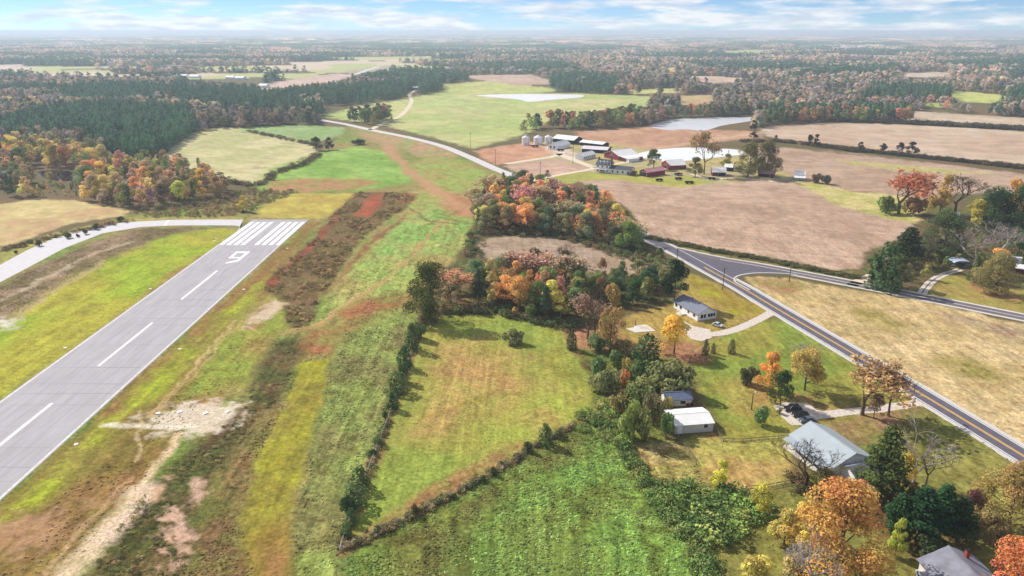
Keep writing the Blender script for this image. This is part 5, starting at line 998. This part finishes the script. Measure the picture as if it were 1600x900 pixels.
MB().prism([(-.05,3.5),(-4,2.2),(-4,2.35),(-.05,3.65)], (-.4, Lx+.4), lambda p, q, t: (t, p, q)).obj('lean_to_roof', M_WROOF, r)
for q in (.02, .5, .96): MB().box(Lx*q, Lx*q+.18, -3.8, -3.62, 0, 2.2).obj('lean_to_post', M_WOOD, r)
building('edge_house', 'white roof among trees at the left edge of the picture', (-4,281), (14,281), 9, 3.2, 2.6, M_SIDING, M_WROOF, 'y', [('f',.5,1.2,1.2,1.3)], (), .5, 'house')
for k, (bx, by, ln, lb) in enumerate([(262,121.5,12,'leftmost'),(276,121.5,14,'second'),(296,122,13,'third'),(352,123.5,12,'fourth'),(366,124.5,14,'fifth'),(404,137,12,'sixth'),(520,133.5,14,'rightmost')]):
    building('poultry_house', f'distant white shed in the left woods, {lb} of the row from the left', (bx, by), (bx+ln, by+.2), 14, 4, 3, M_SIDING, M_WROOF, 'x', (), (), .5, 'shed', 'distant white sheds')
building('lane_shed', 'small white-roofed shed at the top of the dirt lane', (640,140), (653,140.2), 10, 3, 2, M_DARK, M_WROOF, 'x', (), (), .5, 'shed')

# ------------------------------------------------------------------ vehicles and small things
M_BLACK = mat('black_car_paint', S(30,30,36), .22, .05, 1, .6); M_GREYB = mat('grey_car_paint', S(84,96,108), .25, .05, 1, .6); M_SILV = mat('silver_car_paint', S(200,206,214), .3, .04, 1, .6); M_RUSTC = mat('rusty_car_paint', S(140,62,48), .6, .2, 1, .3); M_TYRE = mat('tyre_rubber', S(34,34,34), .9, .1)
WH = MB().lathe([(0,-.11),(.3,-.11),(.34,-.07),(.34,.07),(.3,.11),(0,.11)], 16).mesh('tyre', M_TYRE); RIM = MB().lathe([(0,-.125),(.18,-.125),(.2,-.1),(.2,.1),(.18,.125),(0,.125)], 12).mesh('rim', M_STEEL)
def car(label, px_, rz, m, tall=0., Lc=4.6, name='parked_car', cat='car', group=None):
    x, y = G(*px_); r = empty(name, label, cat, (x, y, 0), rz, group); k = Lc/4.6; h0, h1 = .95 + tall*.35, 1.45 + tall
    lo = [(-2.3,.32),(-2.32,.7),(-2.2,.88),(-1.0,h0),(1.75,h0),(2.25,h0-.08),(2.3,.6),(2.25,.32)]
    bd = MB(); bd.prism([(p*k, q) for p, q in lo], (-.88, .88), lambda p, q, t: (p, t, q)); bd.obj('body', m, r)
    cb = MB(); lower = [(-1.15*k, h0), ((1.6 + tall*1.0)*k, h0)]; upper = [(-.45*k, h1), ((1.05 + tall*1.6)*k, h1)]
    vs = [(lower[0][0],-.84,h0-.01),(lower[1][0],-.84,h0-.01),(lower[1][0],.84,h0-.01),(lower[0][0],.84,h0-.01),(upper[0][0],-.66,h1-.07),(upper[1][0],-.66,h1-.07),(upper[1][0],.66,h1-.07),(upper[0][0],.66,h1-.07)]
    cb.add(vs, [(0,3,2,1),(4,5,6,7),(0,1,5,4),(1,2,6,5),(2,3,7,6),(3,0,4,7)]); cb.obj('cabin_glass', M_GLASS, r)
    MB().box(upper[0][0]-.02, upper[1][0]+.02, -.68, .68, h1-.07, h1).obj('car_roof', m, r)
    pl = MB()
    for s in (-1, 1):
        for (a, b) in ((lower[0], upper[0]), (lower[1], upper[1])): pl.tube((a[0], s*.85, h0), (b[0], s*.67, h1-.05), .05, .05, 4)
        pl.tube(((lower[0][0]+lower[1][0])/2, s*.85, h0), ((upper[0][0]+upper[1][0])/2, s*.67, h1-.05), .05, .05, 4)
    pl.obj('pillars', m, r)
    for wx in (-1.42*k, 1.42*k):
        for wy in (-.82, .82): o = link('wheel', WH, r); o.location = (wx, wy, .34); o.rotation_euler = (math.pi/2, 0, 0); link('rim', RIM, o)
    for wy in (-.6, .6):
        MB().box(-2.36*k, -2.24*k, wy-.2, wy+.2, .62, .8).obj('headlight', M_TRIM, r); MB().box(2.24*k, 2.33*k, wy-.18, wy+.18, .66, .84).obj('tail_light', M_RED, r)
    return r
car('black off-road wagon, uppermost of the three cars on the gravel pad', (1238,641), .12, M_BLACK, .3, 4.9); car('black car between two others on the gravel pad', (1250,650), .10, M_BLACK, .0); car('grey-blue car, lowest of the three on the gravel pad', (1261,659), .16, M_GREYB, .0)
car('small silver car at the gable end of the white ranch house', (1121,510), 2.4, M_SILV, 0, 3.8); car('rusty red car on the grass left of the carport', (1477,420), .5, M_RUSTC, .1, 4.2); car('dark car parked inside the arched carport', (1503,417), 1.57, M_GREYB, .1, 4.4)
car('pale blue car beside the lowest house at the bottom edge', (1440,908), 1.2, M_SILV, .0, 4.4)
x, y = G(1076.5, 634); e = empty('riding_mower', 'small red riding mower at the corner of the small shed', 'mower', (x, y, 0), .4)
MB().box(-.8,.2,-.35,.35,.3,.8).obj('hood', M_RED, e); MB().box(.2,.9,-.45,.45,.3,.55).obj('deck', M_RED, e); MB().box(.45,.9,-.25,.25,.55,1.05).obj('seat', M_DARK, e)
for wx, wy, s in ((-.55,-.4,.7),(-.55,.4,.7),(.6,-.5,1),(.6,.5,1)): o = link('wheel', WH, e); o.location = (wx, wy, .34*s); o.rotation_euler = (math.pi/2,0,0); o.scale = (s,s,s)
def implement(label, px_, rz, m, s=1.):
    x, y = G(*px_); e = empty('farm_trailer', label, 'trailer', (x, y, 0), rz); MB().box(-3*s,3*s,-1.2*s,1.2*s,.8,1.0).obj('bed', m, e); MB().box(-3*s,3*s,-1.25*s,-1.21*s,.8,1.7).obj('side_board', m, e); MB().box(-3*s,3*s,1.21*s,1.25*s,.8,1.7).obj('side_board', m, e); MB().tube((3*s,0,.8),(5*s,0,.5),.08).obj('tongue', M_STEEL, e)
    for wx in (-1.8*s, 1.8*s):
        for wy in (-1.1*s, 1.1*s): o = link('wheel', WH, e); o.location = (wx, wy, .45); o.rotation_euler = (math.pi/2,0,0); o.scale = (1.3,1.3,1.3)
for lb, p, rz, s in (('dark trailer in front of the middle grain bin',(836,230),.3,1),('dark low trailer beside the white barn',(876,236),.1,.9),('dark trailer on the grass below the machine shed, left of two',(1030,283),.2,.8),('dark trailer on the grass right of the machine shed',(1060,274),.6,1),('dark low trailer at the tilled field edge below the red barn',(1077,287),.1,1),('dark trailer at the field edge below the dark red shed',(1112,281),-.2,.8),('dark trailer in front of the red barn on the grass',(1060,281),.3,.8)): implement(lb, p, rz, M_DARK, s)
# slab, post, blocks, light bases, mailbox
x, y = G(978,514); sl = MB(); P = GP([(978,514),(993,520),(1024.5,517.5),(1010,507.5),(992,509),(990,512)]); sl.prism(P, (0, .14), lambda p, q, t: (p, q, t)); o = sl.obj('concrete_slab', M_CONC); tag(o, 'pale concrete slab on the lawn left of the brilliant yellow tree', 'slab')
MB().prism(GP([(998,514),(1004,510),(1011,510),(1018,516)]), (.145, .17), lambda p, q, t: (p, q, t)).obj('sand_bed', mat('sand', S(206,190,164), .95, .15), o)
def pole(label, bx, by, tp, lamp=False, arm=True, name='utility_pole'):
    x, y = G(bx, by); hh = (by-tp)*dist_of(x, y)/F/math.cos(PITCH*.9); e = empty(name, label, 'lamp' if lamp else 'pole', (x, y, 0), .6); MB().tube((0,0,-.2),(0,0,hh),.17,.11,8).obj('pole', M_POLE, e)
    if arm and not lamp:
        MB().box(-1.2,1.2,-.07,.07,hh-.7,hh-.55).obj('crossarm', M_POLE, e)
        for q in (-1.1, -.4, .4, 1.1): MB().tube((q,0,hh-.55),(q,0,hh-.35),.05,.03,6).obj('insulator', M_STEEL, e)
        MB().tube((.3,0,hh-1.9),(.3,0,hh-1.1),.2,.2,10).obj('transformer', M_STEEL, e)
    if lamp: MB().tube((0,0,hh-.1),(.9,0,hh+.15),.05,.04,6).obj('arm', M_STEEL, e); MB().lathe([(0,.28),(.16,.22),(.3,-.02),(.26,-.08),(0,-.1)], 12, (1.0,0,hh+.05)).obj('lamp_head', M_TRIM, e)
    return e
pole('wooden utility pole on the lawn edge above the ranch house', 1129, 453, 418); pole('wooden utility pole at the tip of the straw field', 1233, 440, 407); pole('yard light on a pole left of the parked cars', 1174, 640, 613, True, name='yard_light'); pole('utility pole standing behind the carport', 1487, 409, 382)
pole('utility pole by the pale far road, left of two', 735, 231, 208); pole('utility pole by the pale far road, right of two', 774, 259, 234); pole('utility pole in front of the hoop building', 895, 256, 226); pole('utility pole beside the tiny brown tree', 844, 277, 254); pole('utility pole right of the milky pond', 1136, 262, 236); pole('short utility pole where the road leaves the woodlot', 1058, 404, 388)
pole('thin dark post beside the concrete slab', 993, 509, 499, arm=False, name='post')
for k, (bx, by) in enumerate([(119,694),(281,545),(102,543),(235,451),(381,452),(449,388),(338,372),(335,376)]):
    x, y = G(bx, by); e = empty('runway_light', ['lowest','second lowest on the right','lowest on the infield','upper infield','third on the right','uppermost on the right','left of two near the striped end','right of two near the striped end'][k] + ' runway edge light on a white concrete base', 'light base', (x, y, 0), 0, 'runway edge lights'); MB().lathe([(0,.06),(.5,.06),(.55,.02),(.55,0)][::-1], 16).obj('base', M_TRIM, e); MB().lathe([(0,.42),(.08,.4),(.1,.3),(.05,.28),(.05,.07)][::-1], 8).obj('lamp', M_STEEL, e)
for k, (bx, by) in enumerate([(247,646),(281,644),(321,646),(355,644)]):
    x, y = G(bx, by); o = MB(); o.prism([(-.7,0),(.7,.03),(.65,.18),(.2,.24),(-.55,.2)], (-.5,.5), lambda p, q, t: (p+t*.1, t, q)); o = o.obj('concrete_block', M_TRIM); o.location = (x, y, 0); o.rotation_euler.z = k*.4; tag(o, ['leftmost','second from left','third from left','rightmost'][k] + ' white concrete block on the sandy patch', 'block', 'blocks on the sand')
x, y = G(1417, 457); e = empty('mailbox', 'small dark mailbox beside the side road', 'mailbox', (x, y, 0), .2); MB().box(-.05,.05,-.05,.05,0,1.1).obj('post', M_WOOD, e); MB().prism([(-.18,1.1),(.18,1.1),(.18,1.3),(.1,1.42),(-.1,1.42),(-.18,1.3)], (-.4,.4), lambda p, q, t: (p, t, q)).obj('box', M_DARK, e)

# fences: every post is its own part
def fence(name, label, px_, gap=3.2, hh=1.25, m=M_WOOD, wires=3, rails=False, pr=.075):
    P = [Vector(p) for p in GP(px_)]; e = empty(name, label, 'fence', (P[0].x, P[0].y, 0)); o0 = P[0]; pm = MB().tube((0,0,-.2),(0,0,hh),pr,pr*.85,7).mesh('post', m); pts = []
    for a, b in zip(P[:-1], P[1:]):
        n = max(1, round((b-a).length/gap)); pts += [a.lerp(b, k/n) for k in range(n)]
    pts.append(P[-1])
    for p in pts:
        o = link('post', pm, e); o.location = (p.x-o0.x, p.y-o0.y, random.uniform(-.1, .05)); o.rotation_euler = (random.gauss(0,.03), random.gauss(0,.03), random.random())
    for k in range(wires):
        z = hh*(.22 + .68*k/max(1, wires-1)); mb = MB()
        for a, b in zip(pts[:-1], pts[1:]):
            if rails:
                d = (b-a).normalized(); nv = Vector((-d.y, d.x))*.035; mb.prism([(0, z-.08), (1, z-.08), (1, z+.08), (0, z+.08)], (-1, 1), lambda p, q, t: ((a.lerp(b, p)-o0).x + nv.x*t, (a.lerp(b, p)-o0).y + nv.y*t, q))
            else: mb.tube((a.x-o0.x, a.y-o0.y, z), (b.x-o0.x, b.y-o0.y, z), .018, .018, 3)
        mb.obj('rail' if rails else 'wire', m if rails else M_WIRE, e)
    return e
M_PALEP = mat('silvery_posts', S(176,166,156), .9, .2, 3)
fence('wire_fence', 'wire fence with silvery posts along the left side of the meadow', [(531,862),(548,812),(562,772),(602,668),(640,562),(656,503)], 2.6, 1.4, M_PALEP, 5)
fence('wire_fence', 'wire fence between the meadow and the lush pasture', [(533,862),(640,810),(782,735),(832,702),(895,668)], 2.6, 1.4, M_PALEP, 5)
fence('board_fence', 'dark board fence running down from the white metal shed', [(1057,682),(1072,702),(1088,726)], 2.4, 1.1, M_WOOD, 2, True)
fence('board_fence', 'low board fence between the white metal shed and the metal-roofed house', [(1116,672),(1130,690),(1160,690.5),(1200,687),(1232,684.5)], 2.4, 1.0, M_WOOD, 2, True)
fence('board_fence', 'low board fence below the metal-roofed house', [(1165,765),(1200,762),(1252,752)], 2.4, 1.0, M_WOOD, 2, True)

# ------------------------------------------------------------------ grass tufts (uncountable)
def tuft_mesh(seed):
    g = np.random.default_rng(seed); n = 12; a = g.uniform(0, 6.28, n); r = g.uniform(0, .35, n); c = np.c_[r*np.cos(a), r*np.sin(a), g.uniform(.08, .3, n)]
    nr = np.c_[np.cos(a), np.sin(a), np.full(n, 2.2)] + unit(n, g)*.5; nr /= np.linalg.norm(nr, axis=1)[:, None]; return leaf_mesh('grass_tuft', c, nr, .42, g.random(n), g.random(n), M_LEAFI)
TUFT = [tuft_mesh(i) for i in range(4)]
def grass(name, label, polys, sd, size=(.6, 1.5), thr=.0, bright=1.3):
    ps = np.concatenate([poisson(p, gp, sd+i, .5) for i, (p, gp) in enumerate(polys)]); ps = ps[fbm(ps[:,0]/5, ps[:,1]/5, sd, 3) > thr]
    c = paint(ps[:, 0], ps[:, 1])[0]; g = np.random.default_rng(sd); n = len(ps); s = g.uniform(*size, n); scatter(name, label, 'grass', np.c_[ps, np.zeros(n)], np.c_[s, s, s*g.uniform(.4, .8, n)], np.clip(c*g.uniform(.6, 1.45, (n, 1))*bright*(.75+.5*fbm(ps[:,0]/9, ps[:,1]/9, sd+5, 3))[:, None], 0, .8), TUFT, sd)
FD = {f[0]: f[1] for f in FIELDS if f[0]}
grass('pasture_grass', 'tall lush tufts covering the foreground pasture', [(FD['rough_pasture'], .72)], 301, (.3, 1.0), .40, 1.3)
grass('rough_grass', 'rough grass tufts on the strips left of the fence', [(FD['furrowed_grass'], 1.0), ([(300,840),(340,760),(380,705),(432,642),(470,565),(500,550),(515,560),(472,566),(440,642),(400,722),(374,812),(400,905),(280,905)], .9), ([(970,680),(1042,682),(1062,702),(1104,752),(1062,772),(1010,764),(985,722)], .7), ([(-10,900),(60,800),(200,690),(300,590),(400,480),(440,475),(400,560),(330,640),(230,740),(110,900)], 1.5), ([(0,446),(60,415),(150,376),(220,357),(375,354),(270,372),(190,402),(110,440),(30,492),(0,505)], 1.3), ([(500,500),(560,470),(650,462),(700,405),(740,365),(738,320),(690,320),(600,380),(540,440)], 1.6)], 302, (.4, 1.0), .5)
grass('meadow_grass', 'scattered grass tufts on the mown meadow and lawns', [(FD['meadow'], 1.9), (FD['lawn'], 2.4), (FD['home_yard'], 1.8), (FD['wooded_lawn'], 2.4)], 303, (.3, .7), .5)

# ------------------------------------------------------------------ air
hz = MB().box(-25600, 25600, -25600, 25600, -1, H + 5).obj('haze', None); tag(hz, 'thin blue autumn haze over the whole countryside', 'haze', kind='stuff')
hm = bpy.data.materials.new('haze'); hm.use_nodes = True; t = hm.node_tree; t.nodes.clear(); o = N(t, 'ShaderNodeOutputMaterial'); pv = N(t, 'ShaderNodeVolumePrincipled')
pv.inputs['Color'].default_value = (.69, .82, 1, 1); pv.inputs['Density'].default_value = 1.45e-4; pv.inputs['Anisotropy'].default_value = .2; L(t, pv.outputs[0], o.inputs['Volume']); hz.data.materials.append(hm)
